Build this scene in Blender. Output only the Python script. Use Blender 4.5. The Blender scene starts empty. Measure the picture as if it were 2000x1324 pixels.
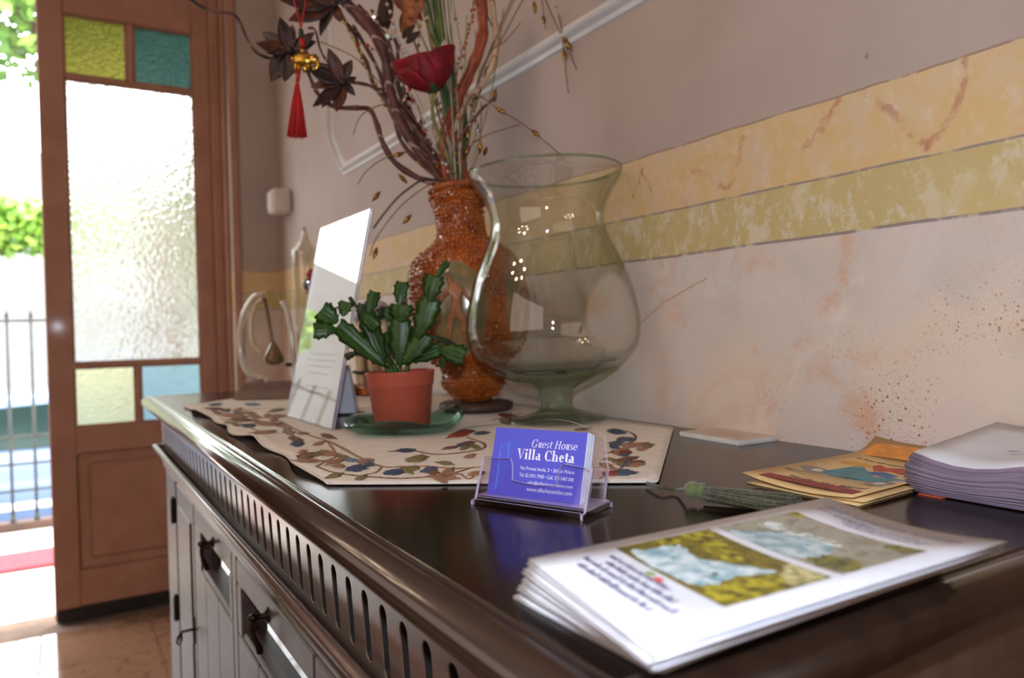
import bpy, bmesh, math, random
from mathutils import Vector, Matrix, noise

random.seed(11)
sc = bpy.context.scene
C = sc.collection
rnd = random.uniform

# ------------------------------------------------------------------ camera
FPX, TH, RO, PT = 1469.4, .5406, .0244, -.0136     # focal length in px of a 2000 px frame, yaw, roll, pitch
ZC = .922                                           # lens height above the floor
TZ = .792                                           # sideboard top height
WX = .675                                           # plane of the painted wall
FV = Vector((math.sin(TH) * math.cos(PT), math.cos(TH) * math.cos(PT), math.sin(PT)))
r0 = Vector((math.cos(TH), -math.sin(TH), 0))
u0 = r0.cross(FV)
RV = r0 * math.cos(RO) - u0 * math.sin(RO)
UV = RV.cross(FV)
cam = bpy.data.objects.new('camera', bpy.data.cameras.new('camera'))
C.objects.link(cam)
M = Matrix((RV, UV, -FV)).transposed().to_4x4()
M.translation = Vector((0, 0, ZC))
cam.matrix_world = M
cam.data.sensor_width = 23.6
cam.data.lens = 23.6 * FPX / 2000
cam.data.clip_start = .01
cam.data.dof.use_dof = True
cam.data.dof.focus_distance = .62
cam.data.dof.aperture_fstop = 4.2
sc.camera = cam

# ------------------------------------------------------------------ sky, sun, lamps, exposure
w = bpy.data.worlds.new('sky')
sc.world = w
w.use_nodes = True
bg = w.node_tree.nodes['Background']
bg.inputs['Color'].default_value = (.93, .97, 1, 1)
bg.inputs['Strength'].default_value = 10.0
def lamp(name, kind, loc, power, col=(1, 1, 1), size=None, aim=None, size_y=None):
    d = bpy.data.lights.new(name, kind)
    d.energy = power
    d.color = col
    if kind == 'AREA':
        d.shape = 'RECTANGLE'
        d.size = size
        d.size_y = size_y or size
    elif size is not None and kind in ('POINT', 'SPOT'):
        d.shadow_soft_size = size
    o = bpy.data.objects.new(name, d)
    C.objects.link(o)
    o.location = loc
    if aim is not None:
        o.rotation_euler = (Vector(aim) - Vector(loc)).to_track_quat('-Z', 'Y').to_euler()
    return o
s = lamp('sun', 'SUN', (0, 6, 8), 4, (1, .95, .86), aim=(1.2, 5.4, 0))
s.data.angle = .01
for k in range(6):                                  # bulbs of the chandelier that hangs in the middle of the room
    an = k * math.pi / 3
    lamp('chandelier_bulb_light', 'POINT', (-1.0 + .3 * math.cos(an), .8 + .3 * math.sin(an), 2.15), 2.9, (1, .74, .53), .03)
lamp('room_fill_light', 'AREA', (-2.58, -.7, 1.55), 22, (1, .81, .68), 3.0, (0, -.7, 1.55), 1.9)  # added soft warm fill lamp, out of view; the wall behind has no window
fl = lamp('camera_flash', 'SPOT', tuple(Vector((0, 0, ZC)) + UV * .085 - FV * .03), 13, (.84, .93, 1.04), .012,
          tuple(Vector((0, 0, ZC)) + FV * 2 + UV * .085))
fl.data.spot_size = math.radians(98)
fl.data.spot_blend = .6
sc.view_settings.view_transform = 'Standard'
sc.view_settings.look = 'None'
sc.view_settings.gamma = 1
sc.view_settings.use_curve_mapping = False
sc.view_settings.exposure = 0.0
sc.cycles.max_bounces = 8
sc.cycles.diffuse_bounces = 3
sc.cycles.glossy_bounces = 3
sc.cycles.transmission_bounces = 8
sc.cycles.caustics_reflective = False
sc.cycles.sample_clamp_indirect = 6
sc.cycles.adaptive_threshold = .05

# ------------------------------------------------------------------ pixel <-> place helpers
CAM = Vector((0, 0, ZC))
def ray(x, y): return RV * ((x - 1000) / FPX) - UV * ((y - 662) / FPX) + FV
def D(x, y, d): return CAM + ray(x, y) * d                               # point at depth d
def T(x, y, dz=0.): r = ray(x, y); return CAM + r * ((TZ + dz - ZC) / r.z)   # on the sideboard top (+dz)
def G(x, y, z=0.): r = ray(x, y); return CAM + r * ((z - ZC) / r.z)          # on a level plane
def WALL(x, y, X=WX): r = ray(x, y); return CAM + r * (X / r.x)
def YP(x, y, Y): r = ray(x, y); return CAM + r * (Y / r.y)
def depth(p): return (Vector(p) - CAM).dot(FV)

# ------------------------------------------------------------------ materials
def lin(c):
    o = []
    for v in c[:3]:
        v = v / 255
        o.append(v / 12.92 if v <= .04045 else ((v + .055) / 1.055) ** 2.4)
    return (o[0], o[1], o[2], 1)
MATS = {}
class NT:
    def __init__(s, m):
        s.t = m.node_tree; s.n = s.t.nodes; s.b = s.n['Principled BSDF']
    def link(s, a, b): s.t.links.new(a, b)
    def coord(s, kind='Object'):
        return s.n.new('ShaderNodeTexCoord').outputs[kind]
    def mapping(s, v, scale=(1, 1, 1), loc=(0, 0, 0), rot=(0, 0, 0)):
        m = s.n.new('ShaderNodeMapping')
        m.inputs['Scale'].default_value = scale; m.inputs['Location'].default_value = loc; m.inputs['Rotation'].default_value = rot
        s.link(v, m.inputs['Vector']); return m.outputs[0]
    def noise(s, v, scale, detail=4, rough=.55, dist=0):
        n = s.n.new('ShaderNodeTexNoise')
        n.inputs['Scale'].default_value = scale; n.inputs['Detail'].default_value = detail
        n.inputs['Roughness'].default_value = rough; n.inputs['Distortion'].default_value = dist
        s.link(v, n.inputs['Vector']); return n.outputs['Fac']
    def voronoi(s, v, scale, feature='F1', rand=1):
        n = s.n.new('ShaderNodeTexVoronoi'); n.feature = feature
        n.inputs['Scale'].default_value = scale; n.inputs['Randomness'].default_value = rand
        s.link(v, n.inputs['Vector']); return n.outputs['Distance']
    def ramp(s, f, stops, interp='LINEAR'):
        r = s.n.new('ShaderNodeValToRGB'); r.color_ramp.interpolation = interp
        e = r.color_ramp.elements
        while len(e) < len(stops): e.new(1)
        for k, (p, c) in enumerate(stops):
            e[k].position = p
            e[k].color = c if len(c) == 4 else lin(c)
        s.link(f, r.inputs[0]); return r.outputs[0]
    def gray(s, f, a, b):                    # smooth 0..1 mask between a and b
        r = s.n.new('ShaderNodeMapRange'); r.interpolation_type = 'SMOOTHSTEP'
        r.inputs['From Min'].default_value = a; r.inputs['From Max'].default_value = b
        s.link(f, r.inputs['Value']); return r.outputs[0]
    def math(s, op, a, b=None, c=None):
        m = s.n.new('ShaderNodeMath'); m.operation = op
        for k, v in enumerate((a, b, c)):
            if v is None: continue
            if isinstance(v, (int, float)): m.inputs[k].default_value = v
            else: s.link(v, m.inputs[k])
        return m.outputs[0]
    def mix(s, f, a, b, blend='MIX'):
        m = s.n.new('ShaderNodeMix'); m.data_type = 'RGBA'; m.blend_type = blend
        if isinstance(f, (int, float)): m.inputs[0].default_value = f
        else: s.link(f, m.inputs[0])
        for k, v in ((6, a), (7, b)):
            if isinstance(v, tuple): m.inputs[k].default_value = v if len(v) == 4 else lin(v)
            else: s.link(v, m.inputs[k])
        return m.outputs[2]
    def bump(s, h, strength=.3, dist=.002):
        b = s.n.new('ShaderNodeBump'); b.inputs['Strength'].default_value = strength; b.inputs['Distance'].default_value = dist
        s.link(h, b.inputs['Height']); s.link(b.outputs[0], s.b.inputs['Normal'])
    def sep(s, v):
        n = s.n.new('ShaderNodeSeparateXYZ'); s.link(v, n.inputs[0]); return n.outputs
    def color(s, c): s.link(c, s.b.inputs['Base Color'])
def mat(name, col, rough=.5, metal=0., trans=0., ior=1.45, coat=0., bump=None, vary=None, spec=None, sheen=0., emit=None):
    """plain principled material; vary = (second colour, noise scale), bump = (scale, strength, distance)"""
    if name in MATS: return MATS[name]
    m = bpy.data.materials.new(name); m.use_nodes = True
    n = NT(m); b = n.b.inputs
    b['Base Color'].default_value = lin(col)
    b['Roughness'].default_value = rough; b['Metallic'].default_value = metal
    b['Transmission Weight'].default_value = trans; b['IOR'].default_value = ior
    b['Coat Weight'].default_value = coat; b['Coat Roughness'].default_value = .08
    if spec is not None: b['Specular IOR Level'].default_value = spec
    if sheen: b['Sheen Weight'].default_value = sheen
    if vary:
        v = n.coord()
        n.color(n.mix(n.gray(n.noise(v, vary[1], 5), .35, .65), tuple(col), tuple(vary[0])))
    if bump:
        v = n.coord()
        n.bump(n.noise(v, bump[0], 3), bump[1], bump[2])
    MATS[name] = m
    return m

# ------------------------------------------------------------------ mesh helpers
ORG = {}
def mesh(name, V, F, m, parent=None, org=(0, 0, 0), smooth=True, mats=None, fm=None):
    """one mesh object; V in world coordinates; a child takes its parent's origin"""
    o_ = Vector(ORG[parent]) if parent is not None else Vector(org)
    me = bpy.data.meshes.new(name)
    me.from_pydata([tuple(Vector(v) - o_) for v in V], [], F)
    for q in (mats or [m]): me.materials.append(MATS[q] if isinstance(q, str) else q)
    if fm: me.polygons.foreach_set('material_index', fm)
    if smooth: me.polygons.foreach_set('use_smooth', [True] * len(me.polygons))
    me.validate(); me.update()
    ob = bpy.data.objects.new(name, me)
    C.objects.link(ob)
    if parent is not None: ob.parent = parent
    else: ob.location = o_
    ORG[ob] = tuple(o_)
    return ob
def tag(o, label=None, cat=None, group=None, kind=None):
    if label: o['label'] = label
    if cat: o['category'] = cat
    if group: o['group'] = group
    if kind: o['kind'] = kind
    return o
def thing(name, loc, label, cat, group=None):
    o = bpy.data.objects.new(name, None)
    o.empty_display_size = .02
    C.objects.link(o); o.location = loc; ORG[o] = tuple(loc)
    return tag(o, label, cat, group)
class MB:
    """collects shapes (world coordinates) into one mesh"""
    def __init__(s): s.V = []; s.F = []; s.fm = []; s.mi = 0
    def add(s, V, F):
        k = len(s.V); s.V += [Vector(v) for v in V]
        s.F += [tuple(i + k for i in f) for f in F]; s.fm += [s.mi] * len(F)
        return s
    def box(s, x0, x1, y0, y1, z0, z1, b=0.):
        if b <= 0:
            V = [(x, y, z) for x in (x0, x1) for y in (y0, y1) for z in (z0, z1)]
            F = [(0, 1, 3, 2), (4, 6, 7, 5), (0, 4, 5, 1), (2, 3, 7, 6), (0, 2, 6, 4), (1, 5, 7, 3)]
            return s.add(V, F)
        V = []; F = []
        X = (x0, x0 + b, x1 - b, x1); Y = (y0, y0 + b, y1 - b, y1); Z = (z0, z0 + b, z1 - b, z1)
        def q(a): k = len(V); V.extend(a); F.append((k, k + 1, k + 2, k + 3))
        def tr(a): k = len(V); V.extend(a); F.append((k, k + 1, k + 2))
        q([(X[0], Y[1], Z[1]), (X[0], Y[1], Z[2]), (X[0], Y[2], Z[2]), (X[0], Y[2], Z[1])])
        q([(X[3], Y[1], Z[1]), (X[3], Y[2], Z[1]), (X[3], Y[2], Z[2]), (X[3], Y[1], Z[2])])
        q([(X[1], Y[0], Z[1]), (X[2], Y[0], Z[1]), (X[2], Y[0], Z[2]), (X[1], Y[0], Z[2])])
        q([(X[1], Y[3], Z[1]), (X[1], Y[3], Z[2]), (X[2], Y[3], Z[2]), (X[2], Y[3], Z[1])])
        q([(X[1], Y[1], Z[0]), (X[1], Y[2], Z[0]), (X[2], Y[2], Z[0]), (X[2], Y[1], Z[0])])
        q([(X[1], Y[1], Z[3]), (X[2], Y[1], Z[3]), (X[2], Y[2], Z[3]), (X[1], Y[2], Z[3])])
        for i, j in ((0, 1), (3, 2)):
            for k, l in ((0, 1), (3, 2)):
                q([(X[i], Y[l], Z[1]), (X[i], Y[l], Z[2]), (X[j], Y[k], Z[2]), (X[j], Y[k], Z[1])])
                q([(X[i], Y[1], Z[l]), (X[i], Y[2], Z[l]), (X[j], Y[2], Z[k]), (X[j], Y[1], Z[k])])
                q([(X[1], Y[i], Z[l]), (X[2], Y[i], Z[l]), (X[2], Y[j], Z[k]), (X[1], Y[j], Z[k])])
                for a, c in ((0, 1), (3, 2)):
                    tr([(X[i], Y[l], Z[c]), (X[j], Y[k], Z[c]), (X[j], Y[l], Z[a])])
        return s.add(V, F)
    def tube(s, P, R, n=8, cap=True, flat=1., nrm=None):
        P = [Vector(p) for p in P]
        if isinstance(R, (int, float)): R = [R] * len(P)
        V = []; F = []
        up = Vector(nrm) if nrm is not None else Vector((.31, .2, .93))
        a = None
        for i, p in enumerate(P):
            t = (P[min(i + 1, len(P) - 1)] - P[max(i - 1, 0)])
            t = t.normalized() if t.length > 1e-9 else Vector((0, 0, 1))
            if nrm is not None: b = up
            else: b = up if a is None else c_
            a = t.cross(b)
            if a.length < 1e-5: a = t.orthogonal()
            a.normalize(); c_ = a.cross(t).normalized()
            for k in range(n):
                an = 2 * math.pi * k / n
                V.append(p + a * (R[i] * math.cos(an)) + c_ * (R[i] * flat * math.sin(an)))
        for i in range(len(P) - 1):
            for k in range(n):
                F.append((i * n + k, i * n + (k + 1) % n, (i + 1) * n + (k + 1) % n, (i + 1) * n + k))
        if cap:
            F.append(tuple(range(n))[::-1]); F.append(tuple((len(P) - 1) * n + k for k in range(n)))
        return s.add(V, F)
    def lathe(s, prof, c, n=32, mtx=None, closed=False):
        c = Vector(c); V = []; F = []
        for r, z in prof:
            for k in range(n):
                an = 2 * math.pi * k / n
                v = Vector((r * math.cos(an), r * math.sin(an), z))
                V.append((mtx @ v if mtx else v) + c)
        m = len(prof)
        for i in range(m if closed else m - 1):
            for k in range(n):
                j = (i + 1) % m
                F.append((i * n + k, i * n + (k + 1) % n, j * n + (k + 1) % n, j * n + k))
        if not closed:
            if prof[0][0] > 1e-6: F.append(tuple(range(n))[::-1])
            if prof[-1][0] > 1e-6: F.append(tuple((m - 1) * n + k for k in range(n)))
        return s.add(V, F)
    def ball(s, c, r, n=8, st=(1, 1, 1), mtx=None):
        c = Vector(c); V = []; F = []; m = max(3, n // 2 + 1)
        for i in range(m + 1):
            ph = math.pi * i / m
            for k in range(n):
                an = 2 * math.pi * k / n
                v = Vector((r * st[0] * math.sin(ph) * math.cos(an), r * st[1] * math.sin(ph) * math.sin(an), r * st[2] * math.cos(ph)))
                V.append((mtx @ v if mtx else v) + c)
        for i in range(m):
            for k in range(n):
                F.append((i * n + k, (i + 1) * n + k, (i + 1) * n + (k + 1) % n, i * n + (k + 1) % n))
        return s.add(V, F)
    def prism(s, poly, f, h):
        """poly in 2D, f(a, b, lift) -> point; extruded from lift 0 to h"""
        n = len(poly)
        V = [f(a, b, 0) for a, b in poly] + [f(a, b, h) for a, b in poly]
        F = [tuple(range(n, 2 * n)), tuple(range(n))[::-1]]
        F += [(k, (k + 1) % n, n + (k + 1) % n, n + k) for k in range(n)]
        return s.add(V, F)
    def grid(s, f, nu, nv, th=None):
        """f(u, v) -> point, u, v in 0..1; th = thickness vector for a closed slab"""
        V = [Vector(f(i / nu, j / nv)) for i in range(nu + 1) for j in range(nv + 1)]
        q = lambda i, j: i * (nv + 1) + j
        F = [(q(i, j), q(i + 1, j), q(i + 1, j + 1), q(i, j + 1)) for i in range(nu) for j in range(nv)]
        if th is not None:
            n = len(V); V += [v - Vector(th) for v in V]
            F += [tuple(n + k for k in f_)[::-1] for f_ in F]
            rim = [q(i, 0) for i in range(nu)] + [q(nu, j) for j in range(nv)] + [q(i, nv) for i in range(nu, 0, -1)] + [q(0, j) for j in range(nv, 0, -1)]
            F += [(rim[k], rim[(k + 1) % len(rim)], n + rim[(k + 1) % len(rim)], n + rim[k])[::-1] for k in range(len(rim))]
        return s.add(V, F)
    def obj(s, name, m, parent=None, org=(0, 0, 0), smooth=True, mats=None):
        return mesh(name, s.V, s.F, m, parent, org, smooth, mats, s.fm if mats else None)
def smooth_path(P, k=6):
    """Catmull-Rom through the points"""
    P = [Vector(p) for p in P]
    Q = [P[0] * 2 - P[1]] + P + [P[-1] * 2 - P[-2]]
    out = []
    for i in range(1, len(Q) - 2):
        for j in range(k):
            t = j / k
            a, b, c, d = Q[i - 1], Q[i], Q[i + 1], Q[i + 2]
            out.append(.5 * (2 * b + (c - a) * t + (2 * a - 5 * b + 4 * c - d) * t * t + (3 * b - a - 3 * c + d) * t ** 3))
    out.append(P[-1])
    return out
def lerp(a, b, t): return a + (b - a) * t
def rough_r(n, a, b): return [lerp(a, b, i / max(1, n - 1)) * rnd(.9, 1.1) for i in range(n)]

# ================================================================== MATERIALS OF THE ROOM
def wall_material():
    """plaster wall with a painted marble dado: pale marble, ochre band, siena band, plain plaster above"""
    m = bpy.data.materials.new('painted_wall'); m.use_nodes = True
    n = NT(m); v = n.coord(); x, y, z = n.sep(v)
    wob = n.math('MULTIPLY', n.math('SUBTRACT', n.noise(v, 9, 2), .5), .004)
    wob2 = n.math('MULTIPLY', n.math('SUBTRACT', n.noise(v, 5, 3), .5), .022)
    zz = n.math('ADD', z, wob)
    zt = n.math('ADD', z, wob2)
    # plain plaster
    up = n.mix(n.gray(n.noise(v, 5, 3), .3, .75), (181, 166, 158), (172, 156, 148))
    # lower marble
    dv = n.mapping(v, (1, 1, 1), rot=(.6, 0, 0))
    lo = n.ramp(n.noise(dv, 5.5, 5, .62, .6), [(.25, (214, 206, 199)), (.45, (206, 194, 187)), (.6, (214, 196, 180)), (.78, (200, 164, 140))])
    pk = n.gray(n.noise(n.mapping(v, loc=(3, 1, 2)), 7, 5), .5, .72)
    lo = n.mix(pk, lo, (206, 190, 182))
    gr = n.gray(n.noise(n.mapping(v, loc=(7, 5, 1)), 8, 5, .62, .5), .47, .68)
    lo = n.mix(n.math('MULTIPLY', gr, .6), lo, (190, 184, 178))
    # rust stains in patches
    st = n.math('MULTIPLY', n.gray(n.noise(n.mapping(v, loc=(1, 8, 4)), 9, 5, .7, .4), .52, .72), .8)
    lo = n.mix(st, lo, (206, 156, 122))
    # fine sprayed specks, denser in some places
    sp = n.voronoi(v, 170)
    dens = n.math('MULTIPLY', n.gray(n.noise(n.mapping(v, loc=(2, 2.3, 9)), 6, 3), .44, .64), n.math('ADD', .12, n.math('MULTIPLY', n.gray(y, .66, .40), n.gray(z, .99, .86))))
    spm = n.math('MULTIPLY', n.gray(sp, .27, .16), dens)
    sp2 = n.voronoi(n.mapping(v, loc=(5, 3, 1)), 420)
    spm2 = n.math('MULTIPLY', n.math('MULTIPLY', n.gray(sp2, .3, .18), dens), .7)
    lo = n.mix(n.math('MAXIMUM', spm, spm2), lo, (158, 98, 70))
    # distance to a drawn vein (polyline in wall coordinates y, z)
    WN = [n.math('SUBTRACT', n.noise(v, 20, 3, .7), .5), n.math('SUBTRACT', n.noise(n.mapping(v, loc=(4, 4, 4)), 20, 3, .7), .5)]
    patchy = n.noise(v, 28, 3, .7)
    def vein(pts, wdt, wob_s=16, amp=.02):
        dn = n.math('MULTIPLY', WN[0], amp); dn2 = n.math('MULTIPLY', WN[1], amp)
        py = n.math('ADD', y, dn); pz = n.math('ADD', z, dn2)
        best = None
        for (a, b), (c, d) in zip(pts[:-1], pts[1:]):
            ex, ez = c - a, d - b
            L = ex * ex + ez * ez + 1e-9
            qx = n.math('SUBTRACT', py, a); qz = n.math('SUBTRACT', pz, b)
            t = n.math('DIVIDE', n.math('ADD', n.math('MULTIPLY', qx, ex), n.math('MULTIPLY', qz, ez)), L)
            t = n.math('MINIMUM', n.math('MAXIMUM', t, 0.), 1.)
            hx = n.math('SUBTRACT', qx, n.math('MULTIPLY', t, ex)); hz = n.math('SUBTRACT', qz, n.math('MULTIPLY', t, ez))
            dd = n.math('ADD', n.math('MULTIPLY', hx, hx), n.math('MULTIPLY', hz, hz))
            best = dd if best is None else n.math('MINIMUM', best, dd)
        return n.gray(n.math('SQRT', best), wdt, wdt * .25)
    def w2(*px): return [(WALL(*p).y, WALL(*p).z) for p in px]
    br = n.gray(n.noise(v, 46, 4, .75), .36, .64)
    c1 = vein(w2((1660, 455), (1640, 560), (1580, 650), (1520, 720), (1505, 800), (1515, 870)), .012, 14, .05)
    lo = n.mix(n.math('MULTIPLY', n.math('MULTIPLY', c1, n.gray(patchy, .42, .66)), .55), lo, (204, 154, 122))
    c1b = vein(w2((1690, 540), (1620, 640), (1560, 700), (1530, 790)), .012, 12, .05)
    lo = n.mix(n.math('MULTIPLY', n.math('MULTIPLY', c1b, n.gray(patchy, .4, .62)), .4), lo, (222, 214, 206))
    c2 = vein(w2((1245, 640), (1300, 585), (1380, 545)), .0016, 20, .008)
    lo = n.mix(n.math('MULTIPLY', c2, .7), lo, (178, 128, 100))
    c3 = vein(w2((1044, 545), (1048, 660), (1052, 800)), .0016, 20, .003)
    lo = n.mix(n.math('MULTIPLY', c3, .45), lo, (140, 124, 116))
    # ochre band with scraped pale patches
    sv = n.mapping(v, (1, 1.2, .8))
    oc = n.mix(n.gray(n.noise(sv, 26, 5, .72, .3), .5, .62), (190, 172, 120), (206, 196, 170))
    oc = n.mix(n.gray(n.noise(n.mapping(v, loc=(3, 0, 3)), 8, 4), .4, .7), oc, (196, 176, 124), 'MIX')
    oc = n.mix(n.math('MULTIPLY', n.gray(n.noise(sv, 60, 4, .7, .2), .54, .66), .8), oc, (206, 200, 182))
    # siena band: orange / yellow clouds, rose veins
    si = n.ramp(n.noise(n.mapping(v, loc=(0, 2, 6)), 9, 5, .66, .5),
                [(.28, (202, 176, 158)), (.40, (208, 184, 150)), (.5, (208, 178, 126)), (.58, (210, 186, 152)), (.66, (200, 166, 142)), (.76, (190, 146, 126))])
    si = n.mix(n.math('MULTIPLY', n.gray(n.noise(v, 34, 4, .7), .54, .68), .6), si, (214, 198, 178))
    for pts, wd, am in ((w2((1690, 180), (1740, 215), (1775, 255), (1810, 292)), .0052, .018), (w2((1810, 292), (1855, 235), (1876, 170), (1876, 120)), .0045, .016),
                        (w2((1450, 265), (1450, 310), (1425, 365), (1385, 350), (1355, 340)), .0045, .018),
                        (w2((1640, 205), (1600, 250), (1570, 285)), .005, .03), (w2((1262, 312), (1252, 340), (1235, 385)), .003, .014),
                        (w2((1252, 335), (1268, 360), (1280, 395)), .0025, .014)):
        c = n.math('MULTIPLY', n.math('MULTIPLY', vein(pts, wd * 1.15, 26, am * 1.5), br), .72)
        si = n.mix(c, si, (178, 118, 96))
    m1, m2, m3 = ZC + .0881, ZC + .1465, ZC + .2256
    col = n.mix(n.gray(zz, m1 - .0006, m1 + .0006), lo, oc)
    col = n.mix(n.gray(zz, m2 - .0006, m2 + .0006), col, si)
    col = n.mix(n.gray(zt, m3 - .001, m3 + .001), col, up)
    # pencilled border lines
    for zv, h, wd, c in ((zz, m1, .0022, (128, 116, 120)), (zz, m2, .0018, (136, 126, 124)), (zt, m3, .0016, (150, 124, 108))):
        k = n.gray(n.math('ABSOLUTE', n.math('SUBTRACT', zv, h)), wd, wd * .4)
        k = n.math('MULTIPLY', k, n.gray(patchy, .3, .5))
        col = n.mix(n.math('MULTIPLY', k, .85), col, c)
    # a small grey scuff on the plaster
    a = WALL(1693, 108)
    d = n.n.new('ShaderNodeVectorMath'); d.operation = 'DISTANCE'; n.link(v, d.inputs[0]); d.inputs[1].default_value = a
    col = n.mix(n.math('MULTIPLY', n.gray(d.outputs['Value'], .0042, .002), n.gray(n.noise(v, 400, 2), .45, .55)), col, (130, 124, 118))
    n.color(col)
    n.b.inputs['Roughness'].default_value = .75
    n.bump(n.noise(v, 55, 4, .6), .22, .003)
    MATS['painted_wall'] = m
wall_material()
mat('plaster', (190, 168, 154), .8, bump=(40, .2, .002), vary=((180, 158, 145), 4))
mat('ceiling_paint', (232, 226, 218), .85, vary=((224, 218, 210), 3))
mat('door_paint', (176, 132, 113), .52, coat=.05, vary=((165, 121, 102), 9), bump=(60, .1, .001))
mat('black_strip', (30, 27, 27), .5, vary=((40, 36, 35), 20))
mat('trim_white', (216, 217, 220), .5, vary=((206, 207, 210), 12))
def glass_mat(name, col, rough, sc_, st, dist):
    m = bpy.data.materials.new(name); m.use_nodes = True
    n = NT(m); b = n.b.inputs
    b['Base Color'].default_value = lin(col); b['Transmission Weight'].default_value = 1; b['Roughness'].default_value = rough
    b['IOR'].default_value = 1.45
    v = n.coord()
    if sc_: n.bump(n.voronoi(v, sc_, 'SMOOTH_F1'), st, dist)
    MATS[name] = m
glass_mat('cathedral_glass', (240, 242, 238), .16, 80, .6, .005)
glass_mat('yellow_glass', (90, 85, 34), .3, 120, .5, .004)
glass_mat('teal_glass', (34, 54, 50), .3, 120, .5, .004)
glass_mat('pale_yellow_glass', (252, 250, 200), .3, 120, .5, .004)
glass_mat('pale_blue_glass', (176, 214, 222), .3, 120, .7, .004)
def floor_material():
    m = bpy.data.materials.new('floor_tile'); m.use_nodes = True
    n = NT(m); v = n.coord('Object'); g = n.n.new('ShaderNodeNewGeometry').outputs['Position']
    c = n.ramp(n.noise(g, 14, 7, .65, .6), [(.3, (128, 94, 72)), (.5, (146, 112, 88)), (.7, (114, 80, 62))])
    n.color(c); n.b.inputs['Roughness'].default_value = .16
    n.b.inputs['Coat Weight'].default_value = 1.
    n.bump(n.noise(g, 90, 3), .05, .001)
    MATS['floor_tile'] = m
floor_material()
mat('grout', (122, 100, 86), .9, vary=((108, 88, 76), 20))

# ================================================================== ROOM SHELL
YF = 2.72            # inner face of the end wall
YD = 2.84            # door leaf face
def struct(o): o['kind'] = 'structure'; return o
XL, YB, ZT = -2.6, -2.4, 2.85
struct(MB().box(WX, WX + .2, YB, YF + .4, 0, ZT).obj('wall_right', 'painted_wall', smooth=False))
dxr = YP(459, 540, YF).x                       # end of the wall return beside the door
dxl = -.56                                     # far side of the double doorway
struct(MB().box(dxr, WX, YF, YF + .25, 0, ZT).obj('wall_far', 'painted_wall', smooth=False))
struct(MB().box(XL, dxl, YF, YF + .25, 0, ZT).obj('wall_far_side', 'plaster', smooth=False))
struct(MB().box(dxl, dxr, YF, YF + .25, 2.42, ZT).obj('wall_over_door', 'plaster', smooth=False))
struct(MB().box(XL - .2, XL, YB, YF + .25, 0, ZT).obj('wall_left', 'plaster', smooth=False))
struct(MB().box(XL - .2, WX + .2, YB - .2, YB, 0, ZT).obj('wall_back', 'plaster', smooth=False))
struct(MB().box(XL - .2, WX + .2, YB - .2, YF + .4, ZT, ZT + .2).obj('ceiling', 'ceiling_paint', smooth=False))
flo = struct(MB().box(XL - .2, WX + .2, YB - .2, YF + .25, -.2, -.004).obj('floor', 'grout', smooth=False))
# tiles (shared mesh), only where the photograph shows the floor and around it
ts = .305
tile0 = None
a = G(81, 1223); b = G(73, 1316)
gx, gy = a.x, b.y
for i in range(-5, 4):
    for j in range(-7, 4):
        x0, y0 = gx + i * ts, gy + j * ts
        if x0 + ts > WX or y0 + ts > YF + .24 or x0 < XL: continue
        if tile0 is None:
            tile0 = MB().box(.0015, ts - .0015, .0015, ts - .0015, -.012, 0, .001).obj('tile', 'floor_tile', smooth=False)
            o = tile0
        else:
            o = tile0.copy(); C.objects.link(o)
        o.parent = flo; o.location = (x0, y0, 0)
# remaining floor far from the frame
struct(MB().box(XL, gx - 5 * ts, YB, YF + .24, -.012, 0).box(gx - 5 * ts, WX, YB, gy - 7 * ts, -.012, 0)
       .obj('floor_rest', 'floor_tile', smooth=False))
# picture-rail moulding on the wall: vertical run, cranked corner, long level run
prof = [(0, 0), (.004, .003), (.010, .004), (.013, .010), (.017, .014), (.020, .012), (.025, .005), (.032, .004), (.034, 0)]
def moulding(pts, name):
    """pts (y, z) along the wall, profile offset to the left of travel and out of the wall"""
    mb = MB(); V = []; F = []; n = len(prof); m = len(pts)
    for i, (yy, zz) in enumerate(pts):
        p = Vector((yy, zz)); t1 = (p - Vector(pts[i - 1])).normalized() if i else None
        t2 = (Vector(pts[i + 1]) - p).normalized() if i < m - 1 else None
        t = (t1 or t2) + (t2 or t1)
        t.normalize(); nn = Vector((-t.y, t.x)); k = 1 / max(.4, nn.dot(Vector((-(t2 or t1).y, (t2 or t1).x))))
        for o, h in prof: V.append((WX - h, yy + nn.x * (o - .0155) * k, zz + nn.y * (o - .0155) * k))
    for i in range(m - 1):
        for k in range(n - 1): F.append((i * n + k, i * n + k + 1, (i + 1) * n + k + 1, (i + 1) * n + k))
    mb.add(V, F)
    return struct(mb.obj(name, 'trim_white', smooth=False))
lowz = ZC + .429 + .0155
c0 = WALL(668, 332); c1 = WALL(650, 278); c2 = WALL(648, 255)
moulding([(c2.y, 2.45), (c2.y, c2.z), (c2.y - .012, c1.z), (c0.y, lowz + .02), (c0.y - .03, lowz), (-1.6, lowz)], 'trim_1')

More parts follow.
